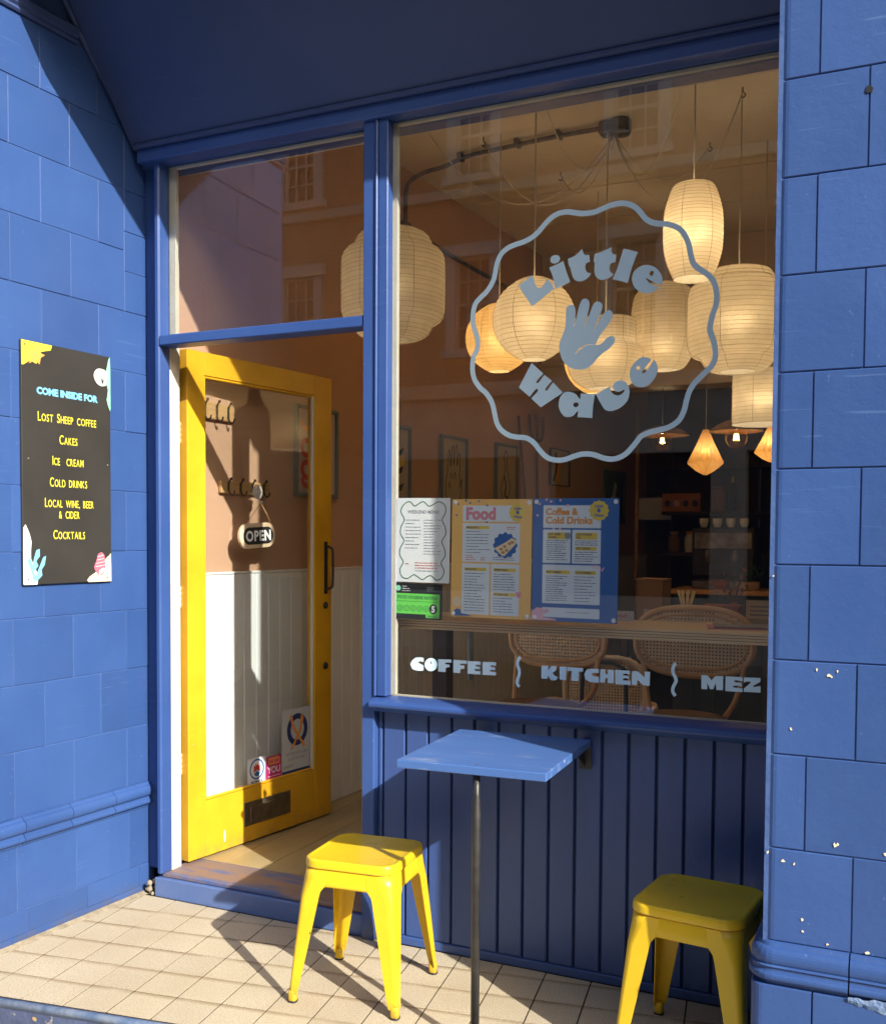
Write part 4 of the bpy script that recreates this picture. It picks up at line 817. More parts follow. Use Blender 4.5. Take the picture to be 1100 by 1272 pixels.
for s_, x, y in (('LOST SHEEP', .054, .285), ('COFFEE', .054, .275), ('CHAI WALLER', .151, .285), ('TEA', .151, .275), ('HOT DRINKS', .151, .239), ('SOFT DRINKS', .051, .160), ('COLD DRINKS', .151, .160)): let(p, text(s_, .0088, 'LEFT', .0002, .92, z=.0024, x=x, y=y), P_ink)
bars(p, .048, .203, .266, 10, .074, P_ink, 31); bars(p, .146, .253, .266, 3, .078, P_ink, 32); bars(p, .146, .200, .229, 5, .078, P_ink, 33); bars(p, .048, .068, .148, 12, .078, P_ink, 34); bars(p, .146, .068, .148, 9, .072, P_ink, 35); bars(p, .12, .028, .030, 1, .10, P_grey, 36)
obj('round_mark', MB().prism(ell(.122, .283, .011, .011, 18), .0026, .0031), P_grey, p)
dots(p, P_lpink, ((.022, .388), (.046, .402), (.062, .396), (.094, .400), (.015, .350), (.120, .383), (.072, .306), (.094, .306)), .0042)
lp_('pink_blob', [[(.0, .002), (.0, .030), (.008, .036), (.018, .044), (.036, .042), (.044, .036), (.058, .040), (.062, .030), (.040, .022), (.042, .012), (.082, .008), (.088, .002)]], P_lpink, p, .0026)
obj('pink_squiggle', MB().ribbon(spline([(.205, .192, 0), (.212, .178, 0), (.218, .190, 0), (.224, .176, 0), (.232, .186, 0), (.236, .172, 0), (.246, .182, 0), (.240, .168, 0)], 4), .002, .0026), P_lpink, p); pins(p, w, h)
# hygiene rating
w, h = .1905, .1255
p = thing('rating_sticker', 'black and green food hygiene rating sticker below the weekend menu', 'sticker', FI @ Matrix.Translation((-1.7005, 1.1615, 0)) @ Matrix.Rotation(R(-.7), 4, 'Z'))
obj('sheet', MB().prism(rrect(0, 0, w, h, .004, 3), 0, .0012), P_black, p); obj('green_panel', MB().box(.009, .181, .018, .090, .0013, .0017), P_lime, p); obj('green_tab', MB().box(.128, .180, .0065, .0175, .0013, .0017), P_lime, p)
let(p, text('FOOD HYGIENE RATING', .0165, 'CENTER', .0002, .86, z=.0018, x=.094, y=.071), P_green); obj('rule', MB().box(.009, .181, .062, .0632, .0018, .0021), P_green, p)
for i in range(5):
    x = .027 + .0255 * i; lp_('number_ring', [ell(x, .038, .0105, .0105, 20), ell(x, .038, .0088, .0088, 18)], P_green, p, .0018); let(p, text(str(i), .013, 'CENTER', 0, 1, z=.0018, x=x, y=.0335), P_green)
obj('number_disc', MB().prism(ell(.157, .038, .0155, .0175, 24), .0018, .0023), P_black, p); let(p, text('5', .030, 'CENTER', .0014, .95, z=.0024, x=.157, y=.0275), P_white)
let(p, text('VERY GOOD', .0075, 'CENTER', .0001, .9, z=.0018, x=.154, y=.0095), P_green)
obj('logo_disc', MB().prism(ell(.018, .108, .010, .010, 18), .0013, .0018), P_mint, p); bars(p, .034, .098, .114, 3, .036, P_white, 50); bars(p, .130, .100, .112, 3, .045, P_grey, 51, .0012)

# ------------------------------------------------------------------ wall table
tc = Vector((-1.142, 2.842, 0)); tr_ = R(3.2)
tbl = thing('bar_table', 'small square blue table fixed to the boards on one thin black pole', 'table', T(tc.x, tc.y, 0, tr_))
M_top = mat('table_blue_paint', (.050, .122, .34), .5, var=(3, (.062, .145, .38)), var2=(7, (.24, .30, .46), .56, .80), scratch=(.30, .36, .52), bump=[(40, .08)], stretch=(.6, 2, 2), chips=(20, .12, .92, (.4, .45, .6)))
obj('table_top', MB().cbox(-.222, .222, -.253, .253, .789, .813, .002), M_top, tbl)
obj('pole', MB().lathe([(.0001, .0), (.0123, .0), (.0123, .715), (.0095, .722), (.0095, .788), (.0001, .788)], 20, .013, -.226), M_black, tbl)
obj('base_plate', MB().lathe([(.0001, .008), (.05, .008), (.055, .001)], 24, .013, -.226, True), M_black, tbl)
bk = MB().box(.165, .205, .330, .335, .700, .7885).box(.165, .205, .13, .3298, .783, .7885); bk.add([(.18, .3295, .71), (.18, .3295, .782), (.18, .20, .782), (.184, .3295, .71), (.184, .3295, .782), (.184, .20, .782)], [(0, 1, 2), (3, 5, 4), (0, 3, 4, 1), (0, 2, 5, 3), (1, 4, 5, 2)])
obj('bracket', bk, M_black, tbl); obj('bracket', bk.mesh('bracket'), M_black, tbl, Matrix.Translation((-.36, 0, 0)))
for x, y in ((-.19, .21), (.19, .21), (.013, -.226)): obj('screw_head', MB().lathe([(.0001, .8142), (.0042, .8140), (.005, .8131)], 12, x, y), M_steel, tbl)
# ------------------------------------------------------------------ stools
def rr_ring(h, r, z, n=6): return [(x, y, z) for x, y in rrect(-h, -h, h, h, r, n)]
def loft(mb, rings, smooth=True, cap0=True, cap1=True):
    b = len(mb.v); n = len(rings[0])
    for r in rings: mb.v += [tuple(p) for p in r]
    for t in range(len(rings) - 1):
        for i in range(n): j = (i + 1) % n; mb.f.append([b + t * n + i, b + t * n + j, b + (t + 1) * n + j, b + (t + 1) * n + i]); mb.sm.append(smooth)
    if cap0: mb.f.append([b + i for i in range(n)][::-1]); mb.sm.append(False)
    if cap1: mb.f.append([b + (len(rings) - 1) * n + i for i in range(n)]); mb.sm.append(False)
    return mb
def make_stool(label, F):
    t = thing('stool', label, 'stool', F, 'yellow metal stools by the table')
    s = MB(); loft(s, [rr_ring(.149, .054, .4205), rr_ring(.1540, .057, .421), rr_ring(.1560, .058, .4225), rr_ring(.1563, .058, .426), rr_ring(.1550, .058, .440), rr_ring(.1538, .057, .4445), rr_ring(.1515, .052, .4470), rr_ring(.1485, .051, .4485), rr_ring(.145, .050, .4488), rr_ring(.141, .049, .4482), rr_ring(.138, .049, .4470), rr_ring(.134, .048, .4465), rr_ring(.05, .03, .4460)])
    obj('seat', s, M_yel2, t)
    a = MB(); loft(a, [rr_ring(.1495, .052, .4185), rr_ring(.1515, .052, .416), rr_ring(.1540, .045, .372), rr_ring(.1538, .045, .366), rr_ring(.1508, .043, .366), rr_ring(.147, .048, .415)], True, False, False)
    obj('apron', a, M_yel2, t)
    secs = [(.4165, .1520, .086, .050), (.385, .1540, .085, .040), (.368, .1550, .084, .034), (.360, .1556, .078, .031), (.350, .1563, .071, .028), (.335, .1575, .068, .022), (.18, .1695, .049, .013), (.06, .1795, .034, .010), (.028, .1822, .029, .009)]
    lg = MB(); rings = []
    for z, c, w, ro in secs:
        o = [(c - w, c)] + [(c - ro + ro * math.sin(R(q)), c - ro + ro * math.cos(R(q))) for q in (0, 22, 45, 68, 90)] + [(c, c - w)]
        i_ = [(x - .0028 if k > 3 else x, y - .0028 if k < 3 else y) for k, (x, y) in enumerate(o)]; i_[3] = (o[3][0] - .002, o[3][1] - .002)
        # pressed rib along each flange
        rings.append([(x, y, z) for x, y in o] + [(x, y, z) for x, y in i_[::-1]])
    loft(lg, rings, True)
    nn_ = len(rings[0])
    for q_ in range(len(lg.f) - 2): lg.sm[q_] = (q_ % nn_) in (1, 2, 3, 4)
    ft = MB(); loft(ft, [[(x + .171, y + .171, z) for x, y, z in rr_ring(hh, hh * .7, z)] for hh, z in ((.011, .0005), (.0135, .004), (.0135, .026), (.0125, .034), (.009, .038))])
    m_leg = lg.mesh('leg'); m_ft = ft.mesh('foot_cap')
    rub = MB(); loft(rub, [[(x + .171, y + .171, z) for x, y, z in rr_ring(hh, hh * .7, z)] for hh, z in ((.0145, .0), (.0148, .006))]); m_rub = rub.mesh('rubber_foot')
    for k in range(4):
        l = obj('leg', m_leg, M_yel2, t, Matrix.Rotation(R(90 * k), 4, 'Z')); obj('foot_cap', m_ft, M_yel2, l); obj('rubber_foot', m_rub, M_black, l)
    for k in (0, 1):
        b = MB().cbox(-.195, .195, -.009, .009, .346 + .004 * k, .349 + .004 * k, .001)
        obj('brace', b, M_yel2, t, Matrix.Rotation(R(45 + 90 * k), 4, 'Z'))
    return t
st1 = make_stool('yellow metal stool standing in front of the door step, left of the table pole', T(-1.594, 2.835, 0, R(6)))
st2 = copy_tree(st1, T(-.545, 2.876, 0, R(-6)), 'yellow metal stool in shade against the right-hand pier')
# ------------------------------------------------------------------ the room behind the glass
ifl = tag(obj('cafe_floor', MB().box(-2.80, 2.1, 3.4205, 9.9, -.1, .088), M_road), None, kind='structure')
mp_ = {}
for i in range(16):
    x0 = -2.78 + .185 * i
    for j, (y0, y1) in enumerate(((3.4215, 4.62), (4.622, 5.84), (5.842, 7.06)) if i % 2 else ((3.4215, 4.02), (4.022, 5.24), (5.242, 6.46))):
        k = (round(y1 - y0, 3)); 
        if k not in mp_: mp_[k] = MB().cbox(.001, .184, 0, y1 - y0, 0, .007, .0012).mesh('floor_plank')
        obj('floor_plank', mp_[k], M_floorw, ifl, Matrix.Translation((x0, y0, .0885)))
ceil = tag(obj('cafe_ceiling', MB().box(-3.1, 2.2, 3.3405, 9.9, 3.52, 3.66), M_ceil), None, kind='structure')
for y in (4.15, 4.55, 5.9, 6.5): obj('ceiling_batten', MB().cbox(-2.70, 2.1, y, y + .012, 3.514, 3.5195, .002), M_ceil, ceil)
F_IW = frame(tuple(LW0 + LWN * .05), LWX)          # inner face of the left room wall
iw = thing('side_wall', 'terracotta side wall of the cafe above white wainscot boards', 'wall', F_IW)
obj('plaster', MB().box(.056, 6.75, 1.285, 3.519, -.14, 0), M_terra, iw)
obj('wainscot_backing', MB().box(.056, 6.75, .089, 1.284, -.14, .003), M_wains, iw)
m_w = MB().cbox(.0016, .0864, 0, 1.185, .0035, .014, .0028).mesh('wainscot_board')
for i in range(75): obj('wainscot_board', m_w, M_wains, iw, Matrix.Translation((.0775 + .0875 * i, .096, 0)))
obj('dado_cap', MB().cbox(.16, 6.7, 1.2815, 1.2925, .001, .018, .003), M_wains, iw)
tag(obj('back_wall', MB().box(-2.6, 2.1, 9.85, 10.0, .09, 3.519), M_dwall), 'dark back wall of the cafe behind the counter', 'wall')
tag(obj('right_wall', MB().box(2.1, 2.25, 3.34, 9.9, .0, 3.519), M_ceil), 'right side wall of the cafe, out of the sun', 'wall')
fw_ = thing('front_wall', 'inner side of the shop front wall beside and above the window', 'wall')
obj('wall_panel', MB().box(-.30, 2.1, 3.2205, 3.339, .0, 3.519), M_ceil, fw_); obj('wall_panel', MB().box(-3.13, -.301, 3.3405, 3.42, 2.93, 3.519), M_ceil, fw_)
bh = tag(obj('bulkhead', MB().box(-2.60, 2.09, 7.2, 7.45, 2.52, 3.519), M_ceil), 'tan bulkhead beam crossing the room behind the lanterns', 'beam')
obj('moulding', MB().cbox(-2.59, 2.08, 7.165, 7.198, 2.95, 2.99, .006), M_ceil, bh); obj('moulding', MB().cbox(-2.59, 2.08, 7.165, 7.198, 2.70, 2.72, .006), M_ceil, bh)
# apron inside under the window
obj('inner_apron', MB().box(-1.737, -.31, 3.2405, 3.30, .0, .872), M_wains, fw_)

# conduit and junction box on the ceiling
cd = thing('conduit', 'bent grey conduit with junction box running across the cafe ceiling', 'conduit')
obj('pipe', MB().tube(spline([(-1.46, 5.03, 3.495), (-1.75, 5.04, 3.495), (-2.05, 5.06, 3.49), (-2.25, 5.10, 3.495), (-2.42, 5.14, 3.475), (-2.56, 5.17, 3.47), (-2.655, 5.18, 3.42), (-2.668, 5.18, 3.30), (-2.668, 5.18, 3.20)], 5), .0125, 8), M_galv, cd)
obj('pipe', MB().tube([(-2.665, 5.20, 3.19), (-2.64, 5.80, 3.165), (-2.60, 6.6, 3.15), (-2.56, 7.15, 3.14)], .013, 8), M_galv, cd)
obj('junction_box', MB().lathe([(.0001, 3.45), (.05, 3.45), (.055, 3.46), (.055, 3.51), (.05, 3.519)], 20, -1.40, 5.03), M_galv, cd)
obj('junction_box', MB().cbox(-1.50, -1.40, 4.99, 5.07, 3.455, 3.516, .006), M_galv, cd); obj('wall_box', MB().cbox(-2.69, -2.65, 5.14, 5.22, 3.14, 3.22, .006), M_galv, cd)
for x, y in ((-1.95, 5.05), (-1.72, 5.035), (-2.30, 5.11)): obj('clip', MB().cbox(x - .012, x + .012, y - .03, y + .03, 3.48, 3.518, .003), M_galv, cd)
# cotton flex swags from the box to the hooks
hooks = [(-2.10, 4.95), (-.79, 4.90), (-.90, 4.30), (-2.25, 4.45), (-1.575, 4.30), (-1.453, 5.00), (-1.05, 5.5), (-1.9, 5.6)]
for i, ((x, y), sag) in enumerate(zip(hooks, (.34, .42, .36, .40, .30, .10, .20, .18))):
    q = [(-1.43 + (x + 1.43) * t, 5.03 + (y - 5.03) * t, 3.46 + .04 * t - sag * 4 * t * (1 - t)) for t in [k / 14 for k in range(15)]]
    c = obj('flex_swag', MB().tube(q, .0032, 6), M_cord); tag(c, ['cream flex looping from the ceiling box to the far left hook', 'cream flex looping right from the box to the hook over the big drum lantern', 'cream flex looping from the box up to the hook of the tall oval lantern', 'long cream flex looping left from the box to the hook near the glass', 'cream flex rising from the box to the hook of the large round lantern', 'short cream flex from the box to the centre cord', 'thin cream flex looping back from the box towards the right bulkhead', 'thin cream flex looping back from the box towards the left bulkhead'][i], 'cable', 'flexes slung between the ceiling hooks')
    obj('hook', MB().tube(spline([(x, y, 3.519), (x, y, 3.50), (x + .012, y, 3.485), (x, y, 3.472), (x - .010, y, 3.482)], 3), .003, 6), M_black, c)

# ------------------------------------------------------------------ lanterns
LK = .35
def point(par, x, y, z, e, r=.04, col=(1, .82, .60)):
    l = bpy.data.lights.new('bulb_light', 'POINT'); l.energy = e * LK; l.shadow_soft_size = r; l.color = col
    o = bpy.data.objects.new('bulb_light', l); COL.objects.link(o); o.parent = par; o.location = (x, y, z)
def lantern(label, x, y, zc, prof, m, watts, ribs=26, cord=True, lamp_z=0.0, group='paper lanterns hanging in the window'):
    """prof: list of (radius, height from centre)"""
    t = thing('paper_lantern', label, 'lantern', T(x, y, zc), group)
    P = spline([(r, 0, z) for r, z in prof], 6); P = [(p[0], p[2]) for p in P]
    L = [0.0]
    for a, b in zip(P, P[1:]): L.append(L[-1] + math.hypot(b[0] - a[0], b[1] - a[1]))
    def at(s):
        for i in range(len(P) - 1):
            if L[i + 1] >= s: u = (s - L[i]) / max(1e-6, L[i + 1] - L[i]); return (P[i][0] + (P[i + 1][0] - P[i][0]) * u, P[i][1] + (P[i + 1][1] - P[i][1]) * u)
        return P[-1]
    rnd = random.Random(int(x * 1000)); steps = [L[-1] * k / ribs + (rnd.uniform(-.18, .18) * L[-1] / ribs if 0 < k < ribs else 0) for k in range(ribs + 1)]
    full = []
    for k in range(ribs):
        a = at(steps[k]); b = at(steps[k + 1]); full.append(a); mdl = at((steps[k] + steps[k + 1]) / 2); full.append((mdl[0] - .0018, mdl[1]))
    full.append(at(L[-1]))
    sh = MB().lathe(full, 48); obj('shade', sh, m, t)
    rbm = MB()
    for k in range(ribs + 1):
        r, z = at(steps[k]); rbm.lathe([(r + .0006, z - .0009), (r + .0014, z), (r + .0006, z + .0009)], 40)
    for k in range(8):
        a = R(45 * k + rnd.uniform(0, 30)) if k == 0 else a + R(45); rbm.ribbon([(0, 0), (0, 0)], .001) if False else None
    obj('ribs', rbm, M_rib, t, stuff=True)
    sm_ = MB()
    for k in range(6):
        a = R(60 * k + 20); q = [(r_ * math.cos(a) * 1.004, r_ * math.sin(a) * 1.004, z_) for r_, z_ in full[::2] if r_ > .03]; sm_.tube(q, .0011, 4)
    obj('seams', sm_, M_rib, t, stuff=True)
    bz = lamp_z
    obj('bulb', MB().lathe([(.001, bz - .03), (.022, bz - .02), (.03, bz), (.022, bz + .025), (.012, bz + .045), (.001, bz + .05)], 16), M_bulb, t)
    point(t, 0, 0, bz, watts)
    top = prof[0][1] if prof[0][1] > prof[-1][1] else prof[-1][1]
    if cord: obj('cord', MB().tube([(0, 0, bz + .05), (0, 0, 3.519 - zc)], .0036, 6), M_cord, t)
    return t
sph = lambda r, k=1.0: [(max(.055, r * math.sin(R(a))), r * k * math.cos(R(a))) for a in (14, 30, 50, 70, 90, 110, 130, 150, 166)]
stepd = [(.075, .238), (.105, .236), (.150, .215), (.168, .185), (.172, .168), (.208, .146), (.225, .115), (.228, .06), (.228, -.06), (.226, -.12), (.208, -.152), (.178, -.170), (.170, -.186), (.150, -.215), (.105, -.236), (.075, -.238)]
lantern('large cream stepped drum lantern partly behind the mullion, hanging lowest at the left', -2.12, 4.0, 2.548, stepd, M_paper, 3.0, 34)
lantern('smaller round amber lantern behind the large round one', -2.003, 4.95, 2.479, sph(.175), M_paperd, 9, 20)
lantern('large round cream lantern behind the letter L of the logo', -1.575, 4.3, 2.414, sph(.182), M_paper, 6.0, 22)
lantern('small amber lantern peeping out below the vinyl hand', -1.80, 6.0, 2.52, [(r, z) for r, z in sph(.19, 1.08)], M_paperd, 12, 20)
lantern('wide lantern with a straight collar behind the right of the vinyl hand', -1.453, 5.0, 2.366, [(.150, .168), (.1505, .12), (.151, .06), (.158, .045), (.182, .02), (.186, -.03), (.178, -.08), (.155, -.125), (.10, -.165), (.08, -.17)], M_paper, 6, 24)
lantern('dim brownish drum lantern behind the letter e of Little', -1.461, 6.3, 2.745, [(.08, .262), (.12, .25), (.175, .20), (.198, .12), (.2, 0), (.2, -.08), (.19, -.14), (.165, -.175), (.155, -.205), (.12, -.25), (.08, -.262)], M_paper, 6, 26, lamp_z=-.10)
lantern('tall oval barrel lantern at the upper right corner of the ring', -.884, 4.3, 2.711, [(.078, .190), (.083, .189), (.100, .15), (.118, .08), (.122, 0), (.117, -.08), (.1, -.14), (.080, -.186), (.076, -.190)], M_paper, 7, 26)
lantern('biggest drum lantern at the right, partly hidden by the pier', -.794, 4.9, 2.46, [(.08, .236), (.14, .222), (.165, .185), (.205, .165), (.228, .12), (.232, 0), (.23, -.10), (.212, -.155), (.170, -.175), (.155, -.20), (.12, -.232), (.08, -.236)], M_paper, 9, 30)
lantern('straight cylinder lantern low at the right edge of the window', -.775, 5.6, 2.190, [(.155, .138), (.157, .10), (.157, 0), (.157, -.10), (.155, -.138)], M_paper, 7, 13)
# pleated diamond pendants
def diamond(label, x, y, z0, z1, r):
    t = thing('pleated_pendant', label, 'lamp', T(x, y, (z0 + z1) / 2), 'pleated diamond pendants over the counter')
    h = z1 - z0; n = 36; rings = []
    for rr, zz in ((.02, h / 2), (r * .45, h * .22), (r * .98, -h * .22), (r * .95, -h * .26), (r * .5, -h * .41), (.012, -h / 2)):
        rings.append([((rr * (1 if k % 2 else .90)) * math.cos(math.pi * 2 * k / n), (rr * (1 if k % 2 else .90)) * math.sin(math.pi * 2 * k / n), zz) for k in range(n)])
    obj('pleated_shade', loft(MB(), rings, False), M_pleat, t); point(t, 0, 0, .0, 1.3, .02); obj('cord', MB().tube([(0, 0, h / 2), (0, 0, 3.519 - (z0 + z1) / 2)], .003, 6), M_cord, t); return t
diamond('amber pleated diamond pendant hanging clear below the ring', -1.295, 6.8, 1.866, 2.160, .118)
diamond('amber pleated diamond pendant cut off by the pier edge', -.885, 6.8, 1.94, 2.170, .105)
# rattan saucer pendants with globe bulbs
M_ratt = mat('rattan', (.40, .24, .10), .6, var=(30, (.28, .16, .06)))
M_gl2 = glass_mat('amber_globe', (.95, .75, .42), .08)
def saucer(label, x, y, z, r, e):
    t = thing('saucer_pendant', label, 'lamp', T(x, y, z), 'saucer pendants with globe bulbs')
    obj('shade', MB().lathe([(.03, .075), (.06, .07), (r * .7, .045), (r * .97, .012), (r, 0), (r * .96, .006), (r * .68, .037), (.05, .062)], 40), M_ratt, t)
    obj('globe', MB().lathe([(.001, -.105), (.04, -.095), (.066, -.06), (.07, -.03), (.055, .0), (.03, .03)], 28), M_gl2, t)
    obj('filament', MB().lathe([(.001, -.05), (.014, -.045), (.014, -.015), (.001, -.01)], 12), mat('filament', (1, .8, .4), emit=((1, .6, .18), 12)), t)
    obj('cord', MB().tube([(0, 0, .07), (0, 0, 3.519 - z)], .003, 6), M_black, t); point(t, 0, 0, -.03, e, .02)
saucer('rattan saucer pendant with glowing globe just below the ring at the left', -1.696, 7.3, 2.18, .19, 4)
saucer('rattan saucer pendant with bright globe between the two pleated pendants', -1.069, 6.6, 2.12, .165, 6)

# ------------------------------------------------------------------ wall things
def WF(off=.002): return F_IW @ Matrix.Translation((0, 0, off))
def sW(y): return (y - (LW0 + LWN * .05).y) / math.cos(WA)
M_hook = mat('dark_bronze', (.05, .035, .025), .4, .6)
def rack(label, s0, s1, y0, y1, n):
    t = thing('coat_rack', label, 'coat rack', WF() @ Matrix.Translation((s0, y0, 0)), 'wooden coat racks behind the door')
    w, h = s1 - s0, y1 - y0; obj('rail', MB().cbox(0, w, 0, h, 0, .018, .003), M_pine, t)
    for k in range(n):
        x = .045 + (w - .09) * k / max(1, n - 1); hk = MB(); hk.cbox(x - .007, x + .007, h * .15, h * .9, .0185, .022, .002)
        hk.tube(spline([(x, h * .7, .021), (x, h * .95, .026), (x, h + .006, .034)], 4), .0038, 8).lathe([(.001, -.006), (.006, -.003), (.006, .003), (.001, .006)], 8, x, h + .008)
        for q_ in range(len(hk.v) - 32, len(hk.v)): a_ = hk.v[q_]; hk.v[q_] = (a_[0], a_[1], a_[2] + .035)
        hk.tube(spline([(x, h * .3, .021), (x, .002, .026), (x, -.008, .038), (x, .000, .050), (x, .012, .054)], 4), .0036, 8)
        obj('hook', hk, M_hook, t)
rack('upper pine coat rack with dark hooks seen through the door glass', sW(3.30), sW(3.69), 1.945, 2.015, 5)
rack('lower pine coat rack with dark hooks beside the suction cup', sW(3.60), sW(3.935), 1.635, 1.69, 4)
def picture(label, s0, s1, y0, y1, mf, mpaper, fw=.018, dep=.022):
    t = thing('framed_print', label, 'picture', WF() @ Matrix.Translation((s0, y0, 0))); w, h = s1 - s0, y1 - y0
    for a in ((0, fw, 0, h), (w - fw, w, 0, h), (fw + .0002, w - fw - .0002, 0, fw), (fw + .0002, w - fw - .0002, h - fw, h)): obj('frame_bar', MB().cbox(*a, 0, dep, .002), mf, t)
    obj('paper', MB().box(fw, w - fw, fw, h - fw, .002, .008), mpaper, t); return t, w, h
M_fgrey = mat('grey_frame', (.20, .23, .22), .5); M_fblue = mat('slate_blue_frame', (.17, .22, .27), .5); M_fdk = mat('dark_green_frame', (.04, .07, .05), .5)
P_card = flat('print_warm_card', (.50, .42, .32)); P_line = flat('print_line_black', (.02, .018, .016))
def draw(par, pts, w=.004, m=None, sc=(1, 1), of=(0, 0)): obj('drawn_line', MB().ribbon(spline([(a * sc[0] + of[0], b * sc[1] + of[1], 0) for a, b in pts], 4), w, .0085), m or P_line, par)
t, w, h = picture('grey-framed print of thick red squiggles behind the door glass', sW(4.14), sW(4.50), 1.643, 2.084, M_fgrey, flat('print_pink_grey', (.62, .52, .48)))
for y in (.335, .235, .13, .06):
    big = y in (.235, .13)
    draw(t, [(.06, y + .03), (.075, y), (.11, y - .008), (.15, y + .002), (.18, y + .04)] if not big else [(.16, y - .03), (.09, y - .035), (.06, y), (.08, y + .035), (.13, y + .03), (.14, y), (.17, y - .012), (.22, y + .02)], .026, P_orange if y > .3 else P_red)
t, w, h = picture('print of a leafy branch in a pale frame at the window edge', sW(4.93), sW(5.24), 1.45, 2.075, M_fblue, P_card)
draw(t, [(.16, .05), (.15, .25), (.17, .45), (.15, .58)], .004)
for k in range(9):
    y = .1 + .05 * k; sg_ = 1 if k % 2 else -1; lp_('leaf', [spline([(.158, y, 0), (.158 + sg_ * .03, y + .035, 0), (.158 + sg_ * .085, y + .05, 0), (.158 + sg_ * .06, y + .01, 0)], 3, True)], P_line, t, .0085) if False else obj('leaf', MB().prism([(.158, y), (.158 + sg_ * .03, y + .035), (.158 + sg_ * .085, y + .055), (.158 + sg_ * .06, y + .012)], .0083, .009), P_line, t)
obj('gold_spot', MB().prism(ell(.22, .43, .03, .035, 16), .0092, .0096), P_yel, t)
t, w, h = picture('line drawing of a raised hand in a slate-blue frame', sW(5.61), sW(5.965), 1.42, 2.072, M_fblue, P_card)
hp = [(.28, .0), (.30, .25), (.22, .42), (.20, .55), (.26, .68), (.30, .86), (.36, .88), (.38, .72), (.42, .90), (.48, .93), (.50, .74), (.55, .92), (.62, .94), (.62, .74), (.68, .86), (.74, .85), (.72, .66), (.74, .52), (.80, .62), (.78, .46), (.68, .36), (.66, .22), (.70, .0)]
draw(t, hp, .006, sc=(w, h * .92), of=(0, .03))
for q in ([(.36, .60), (.40, .66), (.44, .60)], [(.50, .60), (.54, .67), (.58, .60)], [(.30, .5), (.34, .56), (.38, .5)]): draw(t, q, .005, sc=(w, h * .92), of=(0, .03))
t, w, h = picture('narrow line drawing of a standing figure in a slate frame', sW(6.384), sW(6.74), 1.42, 2.09, M_fblue, P_card)
draw(t, [(.35, .1), (.36, .4), (.28, .55), (.40, .66), (.46, .78), (.40, .86), (.48, .93), (.56, .88), (.54, .78), (.62, .66), (.70, .55), (.60, .42), (.62, .1)], .007, sc=(w, h)); draw(t, [(.42, .68), (.50, .58), (.46, .48), (.56, .44), (.50, .3), (.52, .12)], .014, sc=(w, h))
t, w, h = picture('small unframed print with an orange figure near the bulkhead', sW(7.35), sW(7.75), 1.85, 2.13, M_dwall, P_card, .006)
draw(t, [(.5, .1), (.42, .4), (.55, .65), (.48, .9)], .05, P_orange, sc=(w, h)); draw(t, [(.2, .1), (.35, .5), (.3, .9)], .03, sc=(w, h))
t, w, h = picture('small dark green-framed picture of a white bird', sW(8.60), sW(9.15), 1.58, 2.04, M_fdk, P_line, .03)
obj('bird', MB().prism([(w * .35, h * .2), (w * .6, h * .15), (w * .7, h * .4), (w * .55, h * .55), (w * .6, h * .75), (w * .48, h * .8), (w * .42, h * .6), (w * .3, h * .45)], .0085, .009), P_white, t)
# trident hung on the wall
td = thing('trident', 'rusty metal trident hung on the terracotta wall beside the figure drawing', 'trident', WF(.02) @ Matrix.Translation((sW(7.08), 1.5, 0)))
M_rust = mat('rusty_iron', (.14, .07, .04), .7)
obj('shaft', MB().tube([(.03, -.1, 0), (0, .55, 0), (-.01, .66, 0)], .011, 8), M_rust, td)
obj('tines', MB().tube(spline([(-.13, .84, 0), (-.12, .72, 0), (-.06, .66, 0), (0, .66, 0), (.06, .66, 0), (.11, .72, 0), (.11, .84, 0)], 4), .010, 8).tube([(0, .64, 0), (-.01, .86, 0)], .010, 8), M_rust, td)
sk = thing('wall_pole', 'thin reddish pole leaning on the side wall left of the trident', 'pole', WF(.03) @ Matrix.Translation((sW(6.72), 1.3, 0))); obj('shaft', MB().tube([(.22, 0, 0), (0, 1.0, .0)], .010, 8), M_rust, sk)

# ------------------------------------------------------------------ window bar and its stools
bar = thing('window_bar', 'long plywood bar shelf running along inside the window', 'shelf')
obj('shelf', MB().cbox(-1.735, -.25, 3.30, 3.66, 1.118, 1.153, .002), M_oak, bar)
for k, z in enumerate((1.1265, 1.1355, 1.1445)): obj('ply_edge', MB().box(-1.7345, -.2505, 3.2985, 3.3, z, z + .0022), mat('ply_edge%d' % k, (.30, .17, .07), .6), bar)
obj('post', MB().cbox(-1.672, -1.610, 3.48, 3.54, .0885, 1.1175, .003), M_dwall, bar)
obj('steel_leg', MB().tube([(-1.565, 3.60, .9), (-1.565, 3.60, 1.117)], .012, 8), mat('pale_blue_steel', (.4, .5, .6), .4), bar)
def cane_panel(par, w, h, power, pitch=.0135, m=M_cane, F=None):
    """lattice of real strips cut to a superellipse"""
    mb = MB(); n = int(w / pitch); sw = .0072
    inside = lambda x: (1 - abs(2 * x / w) ** power) ** (1 / power) * h / 2 if abs(2 * x / w) < 1 else 0
    insidey = lambda y: (1 - abs(2 * y / h) ** power) ** (1 / power) * w / 2 if abs(2 * y / h) < 1 else 0
    for i in range(-n // 2, n // 2 + 1):
        x = i * pitch; q = inside(x)
        if q > .004: mb.box(x - sw / 2, x + sw / 2, -q, q, .0, .0015)
    n = int(h / pitch)
    for i in range(-n // 2, n // 2 + 1):
        y = i * pitch; q = insidey(y)
        if q > .004: mb.box(-q, q, y - sw / 2, y + sw / 2, .0012, .0027)
    o = obj('cane_weave', mb, m, par, F, stuff=True); return o
